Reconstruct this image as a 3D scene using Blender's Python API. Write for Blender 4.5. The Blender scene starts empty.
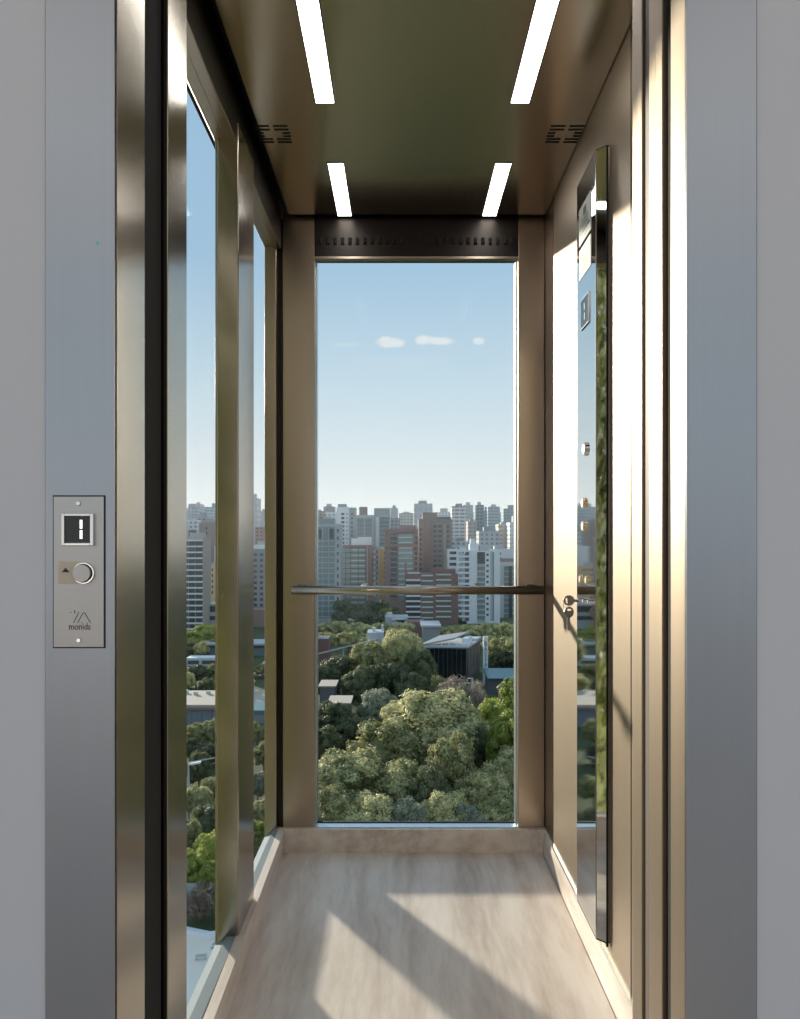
import bpy, math, random
from mathutils import Vector, Matrix
random.seed(7)
SC = bpy.context.scene
COL = SC.collection
PI = math.pi
E = 1.158            # eye height above the cabin floor
F = 720.0            # focal length in pixels of the 800x1019 frame
CX, CY = 401.0, 540.0
GZ = -44.8           # street level

# ------------------------------------------------------------------ materials
def new_mat(name):
    m = bpy.data.materials.new(name); m.use_nodes = True
    nt = m.node_tree
    b = nt.nodes['Principled BSDF']
    return m, nt, b

def N(nt, t, **kw):
    n = nt.nodes.new(t)
    for k, v in kw.items():
        setattr(n, k, v)
    return n

def L(nt, a, b): nt.links.new(a, b)

def math_node(nt, op, a, b=None, c=None):
    n = nt.nodes.new('ShaderNodeMath'); n.operation = op
    for i, v in enumerate((a, b, c)):
        if v is None: continue
        if isinstance(v, (int, float)): n.inputs[i].default_value = v
        else: nt.links.new(v, n.inputs[i])
    return n.outputs[0]

def mixc(nt, fac, a, b, mode='MIX'):
    n = nt.nodes.new('ShaderNodeMix'); n.data_type = 'RGBA'; n.blend_type = mode
    for s, v in ((n.inputs[0], fac), (n.inputs[6], a), (n.inputs[7], b)):
        if isinstance(v, (int, float)): s.default_value = v
        elif isinstance(v, (tuple, list)): s.default_value = (*v[:3], 1)
        else: nt.links.new(v, s)
    return n.outputs[2]

def objcoord(nt, scale=(1, 1, 1), kind='Object'):
    tc = N(nt, 'ShaderNodeTexCoord'); mp = N(nt, 'ShaderNodeMapping')
    mp.inputs['Scale'].default_value = scale
    L(nt, tc.outputs[kind], mp.inputs['Vector'])
    return mp.outputs['Vector']

def noise(nt, vec, scale=5, detail=3, rough=.5):
    n = N(nt, 'ShaderNodeTexNoise'); n.inputs['Scale'].default_value = scale
    n.inputs['Detail'].default_value = detail; n.inputs['Roughness'].default_value = rough
    L(nt, vec, n.inputs['Vector'])
    return n.outputs['Fac']

def ramp(nt, fac, stops):
    r = N(nt, 'ShaderNodeValToRGB'); L(nt, fac, r.inputs[0])
    e = r.color_ramp.elements
    while len(e) < len(stops): e.new(.5)
    for i, (p, c) in enumerate(stops):
        e[i].position = p; e[i].color = (*c, 1)
    return r.outputs[0]

def plain(name, col, rough=.6, metal=0.0, var=.08, vscale=1.5):
    m, nt, b = new_mat(name)
    f = noise(nt, objcoord(nt), vscale, 4)
    c = mixc(nt, f, tuple(x * (1 - var) for x in col), tuple(min(1, x * (1 + var)) for x in col))
    L(nt, c, b.inputs['Base Color'])
    b.inputs['Roughness'].default_value = rough; b.inputs['Metallic'].default_value = metal
    return m

def brushed(name, col, rough=.3, streak=.10, aniso=.0, spec_var=.06, axis='z', bump=.04):
    """metal with fine parallel brushing along the given axis"""
    m, nt, b = new_mat(name)
    sc = {'z': (700, 700, 2.5), 'y': (700, 2.5, 700), 'x': (2.5, 700, 700)}[axis]
    v = objcoord(nt, sc)
    f = noise(nt, v, 1.0, 5, .65)
    f2 = noise(nt, objcoord(nt, tuple(s * .12 for s in sc)), 1.0, 3, .5)
    ff = math_node(nt, 'MULTIPLY_ADD', f, .7, math_node(nt, 'MULTIPLY', f2, .3))
    c = mixc(nt, ff, tuple(x * (1 - streak) for x in col), tuple(min(1, x * (1 + streak)) for x in col))
    L(nt, c, b.inputs['Base Color'])
    b.inputs['Metallic'].default_value = 1
    r = math_node(nt, 'MULTIPLY_ADD', ff, spec_var * 2, rough - spec_var)
    L(nt, r, b.inputs['Roughness'])
    if bump:
        bp = N(nt, 'ShaderNodeBump'); bp.inputs['Strength'].default_value = bump; bp.inputs['Distance'].default_value = .001
        L(nt, f, bp.inputs['Height']); L(nt, bp.outputs[0], b.inputs['Normal'])
    if aniso:
        b.inputs['Anisotropic'].default_value = aniso
        t = N(nt, 'ShaderNodeTangent'); t.direction_type = 'RADIAL'; t.axis = 'Z'
        L(nt, t.outputs[0], b.inputs['Tangent'])
    return m

def emis(name, col, s):
    m, nt, b = new_mat(name)
    b.inputs['Base Color'].default_value = (*col, 1)
    b.inputs['Emission Color'].default_value = (*col, 1); b.inputs['Emission Strength'].default_value = s
    return m

def glass_mat(name, tint=(.96, .985, .985), refl=.03):
    m, nt, b = new_mat(name)
    nt.nodes.remove(b)
    out = nt.nodes['Material Output']
    tr = N(nt, 'ShaderNodeBsdfTransparent'); tr.inputs[0].default_value = (*tint, 1)
    gl = N(nt, 'ShaderNodeBsdfGlossy'); gl.inputs['Roughness'].default_value = .0
    fr = N(nt, 'ShaderNodeFresnel'); fr.inputs[0].default_value = 1.45
    mx = N(nt, 'ShaderNodeMixShader')
    L(nt, math_node(nt, 'MULTIPLY', fr.outputs[0], refl), mx.inputs[0]); L(nt, tr.outputs[0], mx.inputs[1]); L(nt, gl.outputs[0], mx.inputs[2])
    L(nt, mx.outputs[0], out.inputs['Surface'])
    return m

M = {}
M['frame_steel'] = brushed('brushed cool steel', (.385, .405, .435), .40, .10, bump=.05)
M['jamb_steel'] = brushed('brushed warm steel', (.40, .35, .285), .20, .05, bump=.02)
M['wall_bronze'] = brushed('champagne brushed steel', (.31, .245, .185), .47, .03, bump=.02)
M['post_bronze'] = brushed('bronze brushed steel', (.44, .365, .29), .30, .02, bump=.02)
M['ceiling_bronze'] = brushed('dark bronze ceiling sheet', (.67, .53, .405), .24, .04, axis='y', bump=.01)
M['header_dark'] = brushed('dark header sheet', (.035, .03, .027), .4, .03, axis='x', bump=0)
M['post_dark_reflection'] = brushed('bronze corner steel with dark reflection', (.20, .15, .115), .32, .02)  # same metal as the posts; its dark reflection is put into the colour
M['black'] = plain('black rubber', (.010, .009, .008), .7)
M['gap_black'] = plain('black shadow gap', (.004, .004, .004), .9)  # near-black colour stands in for the shade in gaps and recesses
M['brown_gap'] = plain('brown grey gap strip', (.11, .085, .07), .6)
M['alu'] = brushed('pale aluminium sill', (.60, .64, .66), .32, .04, axis='y', bump=.01)
M['alu_x'] = brushed('pale aluminium back sill', (.60, .66, .70), .3, .04, axis='x', bump=.01)
M['sill_paint'] = plain('pale blue grey sill coating', (.26, .30, .33), .5, var=.03)
M['sill_paint'].node_tree.nodes['Principled BSDF'].inputs['Specular IOR Level'].default_value = .1; M['sill_paint'].node_tree.nodes['Principled BSDF'].inputs['Roughness'].default_value = .8
M['mirror'] = brushed('polished mirror steel', (.72, .73, .72), .035, .01, spec_var=.005, bump=0)
M['chrome'] = brushed('polished chrome', (.70, .69, .67), .12, .03, axis='x', bump=0)
M['rail_metal'] = brushed('satin bronze rail', (.42, .37, .31), .3, .03, axis='x', bump=0)
M['panel_steel'] = brushed('brushed panel steel', (.44, .43, .42), .38, .04, bump=.02)
M['white_label'] = plain('white label film', (.50, .50, .48), .65, var=.02)
M['dark_ink'] = plain('dark printed ink', (.03, .03, .03), .5)
M['olive_ink'] = plain('olive printed band', (.23, .22, .11), .5)
M['display_glass'] = plain('dark display glass', (.012, .016, .017), .08)
M['segment'] = emis('lit white segment', (1, .96, .90), 1.3)
M['tan_label'] = plain('tan engraved label', (.52, .44, .33), .45, .3)
M['engrave'] = plain('engraved brown line', (.10, .065, .045), .6)
M['teal_dot'] = plain('teal sticker', (.15, .62, .48), .5)
M['brass'] = brushed('pale brass', (.75, .60, .35), .25, .04, bump=0)
M['key_steel'] = brushed('dull key steel', (.30, .26, .22), .35, .05, bump=0)
M['lamp'] = emis('lit white lamp diffuser', (1, .985, .95), 10.0)
M['glass'] = glass_mat('clear window glass')

def wall_paint(name, col):
    m, nt, b = new_mat(name)
    f = noise(nt, objcoord(nt), 60, 3)
    b.inputs['Base Color'].default_value = (*col, 1); b.inputs['Roughness'].default_value = .7
    bp = N(nt, 'ShaderNodeBump'); bp.inputs['Strength'].default_value = .05; bp.inputs['Distance'].default_value = .002
    L(nt, f, bp.inputs['Height']); L(nt, bp.outputs[0], b.inputs['Normal'])
    return m
M['lobby_paint'] = wall_paint('pale grey lobby paint', (.62, .615, .63))
M['lobby_ceiling'] = wall_paint('lobby ceiling paint', (.30, .29, .28))

def stone(name):
    m, nt, b = new_mat(name)
    v = objcoord(nt, (1, .16, 1))
    wn = noise(nt, objcoord(nt, (1, .5, 1)), 3.0, 3)
    vv = N(nt, 'ShaderNodeVectorMath'); vv.operation = 'ADD'
    cmb = N(nt, 'ShaderNodeCombineXYZ'); L(nt, math_node(nt, 'MULTIPLY', wn, .10), cmb.inputs[0]); 
    L(nt, v, vv.inputs[0]); L(nt, cmb.outputs[0], vv.inputs[1])
    f = noise(nt, vv.outputs[0], 9.0, 7, .62)
    f2 = noise(nt, vv.outputs[0], 34.0, 5, .6)
    ff = math_node(nt, 'MULTIPLY_ADD', f, .72, math_node(nt, 'MULTIPLY', f2, .28))
    c = ramp(nt, ff, [(.30, (.43, .34, .285)), (.44, (.61, .515, .45)), (.55, (.74, .65, .585)), (.70, (.82, .745, .68))])
    sp = noise(nt, objcoord(nt, (1, .5, 1)), 45, 2, .4)
    spm = ramp(nt, sp, [(.70, (0, 0, 0)), (.76, (1, 1, 1))])
    c2 = mixc(nt, math_node(nt, 'MULTIPLY', spm, .35), c, (.72, .68, .62))
    L(nt, c2, b.inputs['Base Color'])
    L(nt, math_node(nt, 'MULTIPLY_ADD', ff, .2, .36), b.inputs['Roughness'])
    b.inputs['Specular IOR Level'].default_value = .35
    return m
M['stone'] = stone('travertine floor')

# --- outdoor materials
def leafmat(name, c1, c2, rough=.55):
    m, nt, b = new_mat(name)
    tc = N(nt, 'ShaderNodeTexCoord')
    n1 = N(nt, 'ShaderNodeTexNoise'); n1.inputs['Scale'].default_value = .55; n1.inputs['Detail'].default_value = 3
    L(nt, tc.outputs['Object'], n1.inputs['Vector'])
    gi = N(nt, 'ShaderNodeObjectInfo')
    f = math_node(nt, 'ADD', n1.outputs['Fac'], math_node(nt, 'MULTIPLY_ADD', gi.outputs['Random'], .3, -.15))
    r = ramp(nt, f, [(.36, c1), (.62, c2)])
    L(nt, r, b.inputs['Base Color']); b.inputs['Roughness'].default_value = rough
    b.inputs['Specular IOR Level'].default_value = .25
    out = nt.nodes['Material Output']
    tl = N(nt, 'ShaderNodeBsdfTranslucent'); L(nt, r, tl.inputs[0])
    mx = N(nt, 'ShaderNodeMixShader'); mx.inputs[0].default_value = .38
    L(nt, b.outputs[0], mx.inputs[1]); L(nt, tl.outputs[0], mx.inputs[2]); L(nt, mx.outputs[0], out.inputs['Surface'])
    return m
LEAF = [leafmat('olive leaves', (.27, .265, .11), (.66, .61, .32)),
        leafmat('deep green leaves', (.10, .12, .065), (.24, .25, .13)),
        leafmat('bright yellow green leaves', (.24, .29, .06), (.52, .54, .13)),
        leafmat('silvery green leaves', (.24, .26, .18), (.46, .47, .34)),
        leafmat('dry brown twigs', (.22, .17, .13), (.42, .35, .29)),
        leafmat('pale olive leaves', (.42, .40, .17), (.74, .69, .36))]
M['bark'] = plain('grey brown bark', (.16, .12, .09), .9, var=.3, vscale=4)
M['ivy'] = leafmat('ivy leaves', (.10, .12, .03), (.34, .36, .10))
M['grass'] = plain('park ground', (.07, .09, .035), .95, var=.5, vscale=.05)
M['plaza'] = plain('sandy plaza paving', (.88, .76, .63), .8, var=.08, vscale=.4)
M['white_c'] = plain('white render', (.78, .79, .80), .7, var=.04)
M['offwhite'] = plain('off white render', (.62, .61, .58), .7, var=.05)
M['lgrey'] = plain('light grey concrete', (.46, .47, .48), .75, var=.06)
M['mgrey'] = plain('mid grey concrete', (.30, .31, .33), .75, var=.06)
M['dgrey'] = plain('dark grey cladding', (.12, .125, .14), .6, var=.08)
M['brick'] = plain('red brown brick', (.34, .22, .185), .8, var=.10)
M['brick_dark'] = plain('dark red brick', (.23, .125, .105), .8, var=.12)
M['brown'] = plain('grey brown render', (.31, .24, .21), .8, var=.08)
M['yellow'] = plain('ochre yellow render', (.66, .46, .20), .7, var=.06)
M['cream'] = plain('cream render', (.66, .50, .33), .7, var=.05)
M['beige'] = plain('beige render', (.48, .40, .33), .8, var=.06)
M['teal_roof'] = plain('teal metal roof', (.10, .21, .23), .4, var=.1)
M['pale_roof'] = plain('pale metal roof', (.46, .49, .52), .5, var=.05)
M['bluewall'] = plain('blue grey wall', (.26, .30, .35), .8, var=.15, vscale=.5)
def pane_mat(name, col, rough=.12):
    m, nt, b = new_mat(name)
    f = noise(nt, objcoord(nt, (1, 1, 1)), .35, 2)
    c = mixc(nt, f, tuple(x * .55 for x in col), tuple(min(1, x * 1.5) for x in col))
    L(nt, c, b.inputs['Base Color']); b.inputs['Roughness'].default_value = rough
    b.inputs['Specular IOR Level'].default_value = .6
    return m
M['pane_dark'] = pane_mat('dark window glass', (.035, .045, .055))
M['pane_teal'] = pane_mat('teal window glass', (.17, .235, .24))
M['pane_green'] = pane_mat('green balcony glass', (.25, .31, .30))
M['pane_black'] = pane_mat('black curtain glass', (.010, .014, .018), .08)
M['pane_bronze'] = pane_mat('bronze curtain glass', (.15, .125, .11), .2)

def facade(name, wall, glass, pw=3.4, ph=3.0, fx=(.28, .74), fz=(.30, .72)):
    """far facade: wall with a regular grid of windows"""
    m, nt, b = new_mat(name)
    tc = N(nt, 'ShaderNodeTexCoord'); s = N(nt, 'ShaderNodeSeparateXYZ'); L(nt, tc.outputs['Object'], s.inputs[0])
    g = N(nt, 'ShaderNodeNewGeometry'); sn = N(nt, 'ShaderNodeSeparateXYZ'); L(nt, g.outputs['Normal'], sn.inputs[0])
    u = math_node(nt, 'ADD', s.outputs[0], s.outputs[1])
    a = math_node(nt, 'FRACT', math_node(nt, 'DIVIDE', u, pw)); z = math_node(nt, 'FRACT', math_node(nt, 'DIVIDE', s.outputs[2], ph))
    ma = math_node(nt, 'MULTIPLY', math_node(nt, 'GREATER_THAN', a, fx[0]), math_node(nt, 'LESS_THAN', a, fx[1]))
    mz = math_node(nt, 'MULTIPLY', math_node(nt, 'GREATER_THAN', z, fz[0]), math_node(nt, 'LESS_THAN', z, fz[1]))
    mask = math_node(nt, 'MULTIPLY', math_node(nt, 'MULTIPLY', ma, mz), math_node(nt, 'LESS_THAN', math_node(nt, 'ABSOLUTE', sn.outputs[2]), .5))
    wn = noise(nt, tc.outputs['Object'], .2, 3)
    wc = mixc(nt, wn, tuple(x * .92 for x in wall), tuple(min(1, x * 1.06) for x in wall))
    L(nt, mixc(nt, mask, wc, glass), b.inputs['Base Color'])
    L(nt, math_node(nt, 'MULTIPLY_ADD', mask, -.5, .75), b.inputs['Roughness'])
    return m

# ------------------------------------------------------------------ mesh helpers
class MB:
    def __init__(s): s.v = []; s.f = []
    def box(s, x0, x1, y0, y1, z0, z1):
        n = len(s.v)
        s.v += [(x0, y0, z0), (x1, y0, z0), (x1, y1, z0), (x0, y1, z0), (x0, y0, z1), (x1, y0, z1), (x1, y1, z1), (x0, y1, z1)]
        s.f += [tuple(n + i for i in q) for q in ((3, 2, 1, 0), (4, 5, 6, 7), (0, 1, 5, 4), (1, 2, 6, 5), (2, 3, 7, 6), (3, 0, 4, 7))]
        return s
    def prism(s, pts, z0, z1):          # pts ccw in xy, extruded in z
        n = len(s.v); k = len(pts)
        s.v += [(x, y, z0) for x, y in pts] + [(x, y, z1) for x, y in pts]
        s.f.append(tuple(n + i for i in reversed(range(k)))); s.f.append(tuple(n + k + i for i in range(k)))
        for i in range(k):
            j = (i + 1) % k
            s.f.append((n + i, n + j, n + k + j, n + k + i))
        return s
    def hexa(s, p):                     # 8 points, bottom ring then top ring
        n = len(s.v); s.v += [tuple(q) for q in p]
        s.f += [tuple(n + i for i in q) for q in ((3, 2, 1, 0), (4, 5, 6, 7), (0, 1, 5, 4), (1, 2, 6, 5), (2, 3, 7, 6), (3, 0, 4, 7))]
        return s
    def tube(s, a, b, r, seg=16, r2=None):
        a = Vector(a); b = Vector(b); d = (b - a).normalized()
        u = d.orthogonal().normalized(); w = d.cross(u); r2 = r if r2 is None else r2
        n = len(s.v)
        for c, rr in ((a, r), (b, r2)):
            for i in range(seg):
                t = 2 * PI * i / seg
                s.v.append(tuple(c + (u * math.cos(t) + w * math.sin(t)) * rr))
        for i in range(seg):
            j = (i + 1) % seg
            s.f.append((n + i, n + j, n + seg + j, n + seg + i))
        s.f.append(tuple(n + i for i in reversed(range(seg)))); s.f.append(tuple(n + seg + i for i in range(seg)))
        return s
    def mesh(s, name, mat):
        me = bpy.data.meshes.new(name); me.from_pydata(s.v, [], s.f); me.validate()
        if mat: me.materials.append(mat)
        return me
    def build(s, name, mat, parent=None, bevel=0, smooth=False):
        me = s.mesh(name, mat)
        o = bpy.data.objects.new(name, me); COL.objects.link(o)
        if parent: o.parent = parent
        if smooth: me.polygons.foreach_set('use_smooth', [True] * len(me.polygons))
        if bevel:
            b = o.modifiers.new('edge', 'BEVEL'); b.width = bevel; b.segments = 3; b.limit_method = 'ANGLE'; b.angle_limit = math.radians(40)
            me.polygons.foreach_set('use_smooth', [True] * len(me.polygons))
            w = o.modifiers.new('wn', 'WEIGHTED_NORMAL'); w.keep_sharp = True
        return o

def box(name, mat, x0, x1, y0, y1, z0, z1, parent=None, bevel=0):
    """box whose origin sits at its own centre"""
    cx, cy, cz = (x0 + x1) / 2, (y0 + y1) / 2, (z0 + z1) / 2
    o = MB().box(x0 - cx, x1 - cx, y0 - cy, y1 - cy, z0 - cz, z1 - cz).build(name, mat, parent, bevel)
    o.location = (cx, cy, cz)
    return o

def tag(o, label=None, cat=None, group=None, kind=None):
    if label: o['label'] = label
    if cat: o['category'] = cat
    if group: o['group'] = group
    if kind: o['kind'] = kind
    return o
def struct(o, label): return tag(o, label, 'room' if False else None, None, 'structure')
def empty(name, loc=(0, 0, 0), rz=0):
    o = bpy.data.objects.new(name, None); COL.objects.link(o); o.location = loc; o.rotation_euler = (0, 0, rz)
    o.empty_display_size = .1
    return o

def S(o, label, cat):
    return tag(o, label, cat, None, 'structure')

def X(px, d): return (px - CX) / F * d
def Z(py, d): return E + (CY - py) / F * d

# ------------------------------------------------------------------ cabin
XL, XR, YB = -.43, .535, 2.685
YF = 1.30                     # cabin front
ZC = E + 1.2                  # ceiling
ZS = E - 1.072                # top of the stone skirting
# floor
fl = MB().prism([(-.4165, YF - .1), (.4985 + .02, YF - .1), (.522, YB - .02), (-.436, YB - .02)], -.05, 0).build('floor', M['stone'])
S(fl, 'travertine slab floor of the lift cabin with lengthwise veining', 'floor')
# skirtings
sk = MB().hexa([(.520, YF, -.02), (.56, YF, -.02), (.56, YB - .021, -.02), (.522, YB - .021, -.02),
                (.533, YF, ZS), (.56, YF, ZS), (.56, YB - .021, ZS), (.533, YB - .021, ZS)]).build('baseboard_right', M['stone'])
S(sk, 'stone skirting along the foot of the champagne metal wall', 'baseboard')
sk = MB().hexa([(-.44, YF, -.02), (-.4155, YF, -.02), (-.434, YB - .021, -.02), (-.458, YB - .021, -.02),
                (-.44, YF, ZS), (-.415, YF, ZS), (-.432, YB - .021, ZS), (-.455, YB - .021, ZS)]).build('baseboard_left', M['stone'])
S(sk, 'stone skirting below the side windows of the cabin', 'baseboard')
sk = box('baseboard_back', M['stone'], -.47, .56, YB - .02, YB + .03, -.02, ZS)
S(sk, 'stone skirting below the back window', 'baseboard')
# ceiling
ce = box('ceiling', M['ceiling_bronze'], -.415, .534, 1.15, YB - .03, ZC, ZC + .02, bevel=.002)
S(ce, 'dark bronze metal cabin ceiling with four light strips', 'ceiling')
box('roof_sheet', M['gap_black'], -.6, .66, 1.0, YB + .12, ZC + .06, ZC + .1); S(bpy.data.objects['roof_sheet'], 'black roof above the cabin ceiling', 'ceiling')
# side header over the left windows
hb = box('trim_1', M['header_dark'], -.456, -.4446, 1.0, YB + .06, E + 1.083, ZC + .06)
S(hb, 'black header band above the side windows', 'trim')
# black upper band of the right wall and gap
wr = empty('wall_right', (0, 0, 0)); S(wr, 'champagne brushed metal cabin wall carrying the mirror control panel', 'wall')
box('wall_panel', M['wall_bronze'], .535, .56, 1.02, 2.525, ZS + .004, ZC + .03, wr)
box('shadow_gap', M['gap_black'], .548, .58, 2.525, 2.54, 0, ZC + .03, wr)
box('corner_panel', M['post_dark_reflection'], .537, .565, 2.54, YB + .04, 0, ZC + .03, wr)
box('backing', M['gap_black'], .575, .60, 1.0, YB + .1, -.1, ZC + .06, wr)
for yy in (1.672,):
    box('seam', M['engrave'], .5335, .536, yy, yy + .0025, ZS, ZC, wr)
led = box('trim_2', M['alu'], .526, .5355, YF, 2.52, ZS, ZS + .010)
S(led, 'pale metal ledge between the champagne wall and the stone skirting', 'trim')

# back wall: corner posts, header, glass
wb = empty('wall_back'); S(wb, 'back wall of the cabin framing the tall window', 'wall')
box('corner_post', M['post_bronze'], -.441, -.3215, YB, YB + .075, .0, ZC + .03, wb, bevel=.003)
box('corner_post', M['post_bronze'], .437, .536, YB, YB + .075, .0, ZC + .03, wb, bevel=.003)
hd = box('header', M['header_dark'], -.322, .437, YB - .005, YB + .06, E + 1.055, ZC + .03, wb, bevel=.002)
box('header_lip', M['post_bronze'], -.322, .437, YB - .008, YB + .02, E + 1.046, E + 1.0545, wb)
for i in range(27):                                    # row of ventilation holes in the header
    x = -.30 + i * .0275
    m = MB().tube((0, 0, -.011), (0, 0, .011), .0065, 12).build('vent_hole', M['gap_black'], hd)
    m.matrix_parent_inverse = Matrix()
    m.location = (x - hd.location.x, -.034, E + 1.112 - hd.location.z)
w3 = empty('window_3', (.058, YB + .05, ZS)); S(w3, 'tall clear back window of the lift looking over the park and city', 'window')
def child_box(name, mat, par, x0, x1, y0, y1, z0, z1, bevel=0):
    o = box(name, mat, x0, x1, y0, y1, z0, z1, par, bevel)
    o.location = Vector(o.location) - Vector(par.location)
    return o
child_box('pane', M['glass'], w3, -.326, .442, YB + .045, YB + .055, ZS - .012, E + 1.06)
child_box('sill', M['alu_x'], w3, -.322, .437, YB - .006, YB + .045, ZS - .01, ZS + .004, .0015)
child_box('frame', M['alu'], w3, -.3235, -.3165, YB + .03, YB + .07, ZS, E + 1.05)
child_box('frame', M['alu'], w3, .432, .439, YB + .03, YB + .07, ZS, E + 1.05)
child_box('frame', M['black'], w3, -.322, .437, YB + .036, YB + .044, ZS + .004, ZS + .007)

# left wall: columns, glazing, sills
wl = empty('wall_left'); S(wl, 'side wall of the cabin with a steel column between two windows', 'wall')
zt = E + 1.083
box('column', M['jamb_steel'], -.498, -.440, 1.950, 2.155, .0, zt + .05, wl, bevel=.004)
box('stile', M['post_bronze'], -.506, -.494, 1.958, 2.147, .03, zt + .02, wl, bevel=.003)
box('stile', M['post_bronze'], -.506, -.462, 2.668, 2.72, .03, zt + .02, wl, bevel=.003)
box('corner_gap', M['header_dark'], -.47, -.441, 2.69, 2.72, .0, ZC, wl)
box('stile', M['post_bronze'], -.506, -.470, 1.30, 1.36, .03, zt + .02, wl, bevel=.003)
for (i, y0, y1) in ((1, 1.36, 1.962), (2, 2.147, 2.672)):
    w = empty('window_%d' % i, (-.51, y0, ZS)); S(w, 'clear side window of the lift %s the steel column' % ('in front of' if i == 1 else 'behind'), 'window')
    child_box('pane', M['glass'], w, -.504, -.499, y0 - .01, y1 + .01, E - 1.12, E + 1.10)
    a = MB().hexa([(-.506, y0, ZS - .07), (-.478, y0, ZS - .07), (-.478, y1, ZS - .07), (-.506, y1, ZS - .07),
                   (-.506, y0, ZS - .030), (-.478, y0, ZS - .008), (-.478, y1, ZS - .008), (-.506, y1, ZS - .030)]).build('sill', M['sill_paint'], w)
    a.location = -Vector(w.location)
    child_box('sill_inner', M['sill_paint'], w, -.4755, -.447, y0, y1, ZS - .07, ZS - .002, .002)
    child_box('sill_groove', M['black'], w, -.478, -.4755, y0, y1, ZS - .07, ZS - .012)
    child_box('head_frame', M['post_bronze'], w, -.508, -.476, y0, y1, E + 1.088, E + 1.115, .002)
    child_box('head_frame', M['post_bronze'], w, -.474, -.4455, y0, y1, E + 1.081, E + 1.115, .002)
g = box('trim_3', M['gap_black'], -.448, -.437, 1.3, YB, -.05, ZS - .03)
S(g, 'dark gap between the window sills and the skirting', 'trim')

# ceiling light strips
for k, (x0, x1) in enumerate(((-.2325, -.1835), (.3015, .3505))):
    for j, (y0, y1) in enumerate(((1.50, 1.973), (2.291, 2.675 - .015))):
        t = empty('ceiling_light', ((x0 + x1) / 2, (y0 + y1) / 2, ZC))
        side = ('on the window side', 'on the control panel side')[k]
        tag(t, ('long white ceiling light strip %s, near the doorway' if j == 0 else 'short white ceiling light strip %s, near the back window') % side,
            'ceiling light', 'light strips in the cabin ceiling')
        child_box('diffuser', M['lamp'], t, x0, x1, y0, y1, ZC - .0025, ZC + .004)
        m = MB()
        for (a, b, c, d) in ((x0 - .003, x0, y0 - .003, y1 + .003), (x1, x1 + .003, y0 - .003, y1 + .003), (x0, x1, y0 - .003, y0), (x0, x1, y1, y1 + .003)):
            m.box(a - t.location.x, b - t.location.x, c - t.location.y, d - t.location.y, -.002, .004)
        m.build('trim_ring', M['header_dark'], t)

# slotted vents in the ceiling
for k, cx in enumerate((-.377, .483)):
    cy = 2.129
    t = empty('ceiling_vent', (cx, cy, ZC))
    tag(t, 'square of dark slots cut in the ceiling ' + ('above the side windows' if k == 0 else 'above the mirror control panel'), 'vent', 'slotted vents in the cabin ceiling')
    rows = [-.042, -.024, -.006, .010, .026, .042][::-1]
    for r, yy in enumerate(rows):
        full = r in (0, 1, 4, 5)
        for s in (-1, 1):
            a, b = (.006, .048) if full else (.028, .050)
            xa, xb = (a, b) if s > 0 else (-b, -a)
            MB().box(xa, xb, yy - .0032, yy + .0032, -.0012, .003).build('slot', M['gap_black'], t)

# handrail on the back wall
hr = empty('handrail', (.058, YB, E - .183))
tag(hr, 'satin metal handrail running across the back window', 'handrail')
rl = MB().tube((-.455, -.065, 0), (.459, -.065, 0), .0155, 24).build('rail', M['rail_metal'], hr, smooth=False)
rl.data.polygons.foreach_set('use_smooth', [len(p.vertices) == 4 for p in rl.data.polygons])
for x in (-.425, .425):
    b = MB().tube((x, -.065, 0), (x, -.005, 0), .009, 16).tube((x, -.008, 0), (x, -.0, 0), .022, 20).build('bracket', M['chrome'], hr)
for x in (-.196, .225):
    MB().tube((x, -.06, .004), (x, .043, .004), .008, 16).tube((x, .038, .004), (x, .0445, .004), .016, 20).build('glass_fixing', M['chrome'], hr)

# ------------------------------------------------------------------ car operating panel
PX = .505; py0, py1 = 1.865, 2.066; pz0, pz1 = E - 1.03, E + 1.008
cp = empty('control_panel', (PX, py0, pz0))
tag(cp, 'tall mirror polished lift control column with labels, display and buttons', 'control panel')
pts = [(PX, py1), (PX, py0), (PX + .0205, py0 - .0205), (PX + .0205 + .0015, py0 - .0205), (.535, py0 - .019), (.535, py1)]
bd = MB().prism([(x - PX, y - py0) for x, y in pts], 0, pz1 - pz0).build('body', M['mirror'], cp)
child_box('shadow_side', M['gap_black'], cp, PX + .0212, .531, py0 - .0225, py0 - .0185, pz0 - .012, pz1 + .002)
child_box('edge_strip', M['chrome'], cp, PX - .0012, PX + .0016, py0 - .0016, py0 + .0016, pz0, pz1)
for s, nm in ((0, 'bottom_cap'), (1, 'top_cap')):
    z = pz0 - .004 if s == 0 else pz1
    MB().prism([(x - PX, y - py0) for x, y in pts], z - pz0, z - pz0 + .004).build(nm, M['black'], cp)
def onp(name, mat, ya, yb, za, zb, t=.0015, par=cp, base=0.0, bevel=0):
    """thin piece on the main face; the face looks to -x"""
    return child_box(name, mat, par, PX - base - t, PX - base + .0005, ya, yb, za, zb, bevel)
def pyf(px): return (PX * F) / (px - CX)      # depth on the face seen at column px
def pzf(px, py): return Z(py, pyf(px))
ya, yb = pyf(591), pyf(579.6)
l1 = onp('label_plate', M['white_label'], ya, yb, E + .862, E + .932)
l1z = [(590.9, 190.4, 229), (579.4, 207.5, 246.6)]
za1, zb1 = pzf(590.9, 229), pzf(590.9, 190.4)
bpy.data.objects.remove(l1)
l1 = onp('label_plate', M['white_label'], ya, yb, za1, zb1)
za2, zb2 = pzf(590.9, 265.2), pzf(590.9, 233.8)
l2 = onp('label_plate', M['white_label'], ya, yb, za2, zb2)
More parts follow.
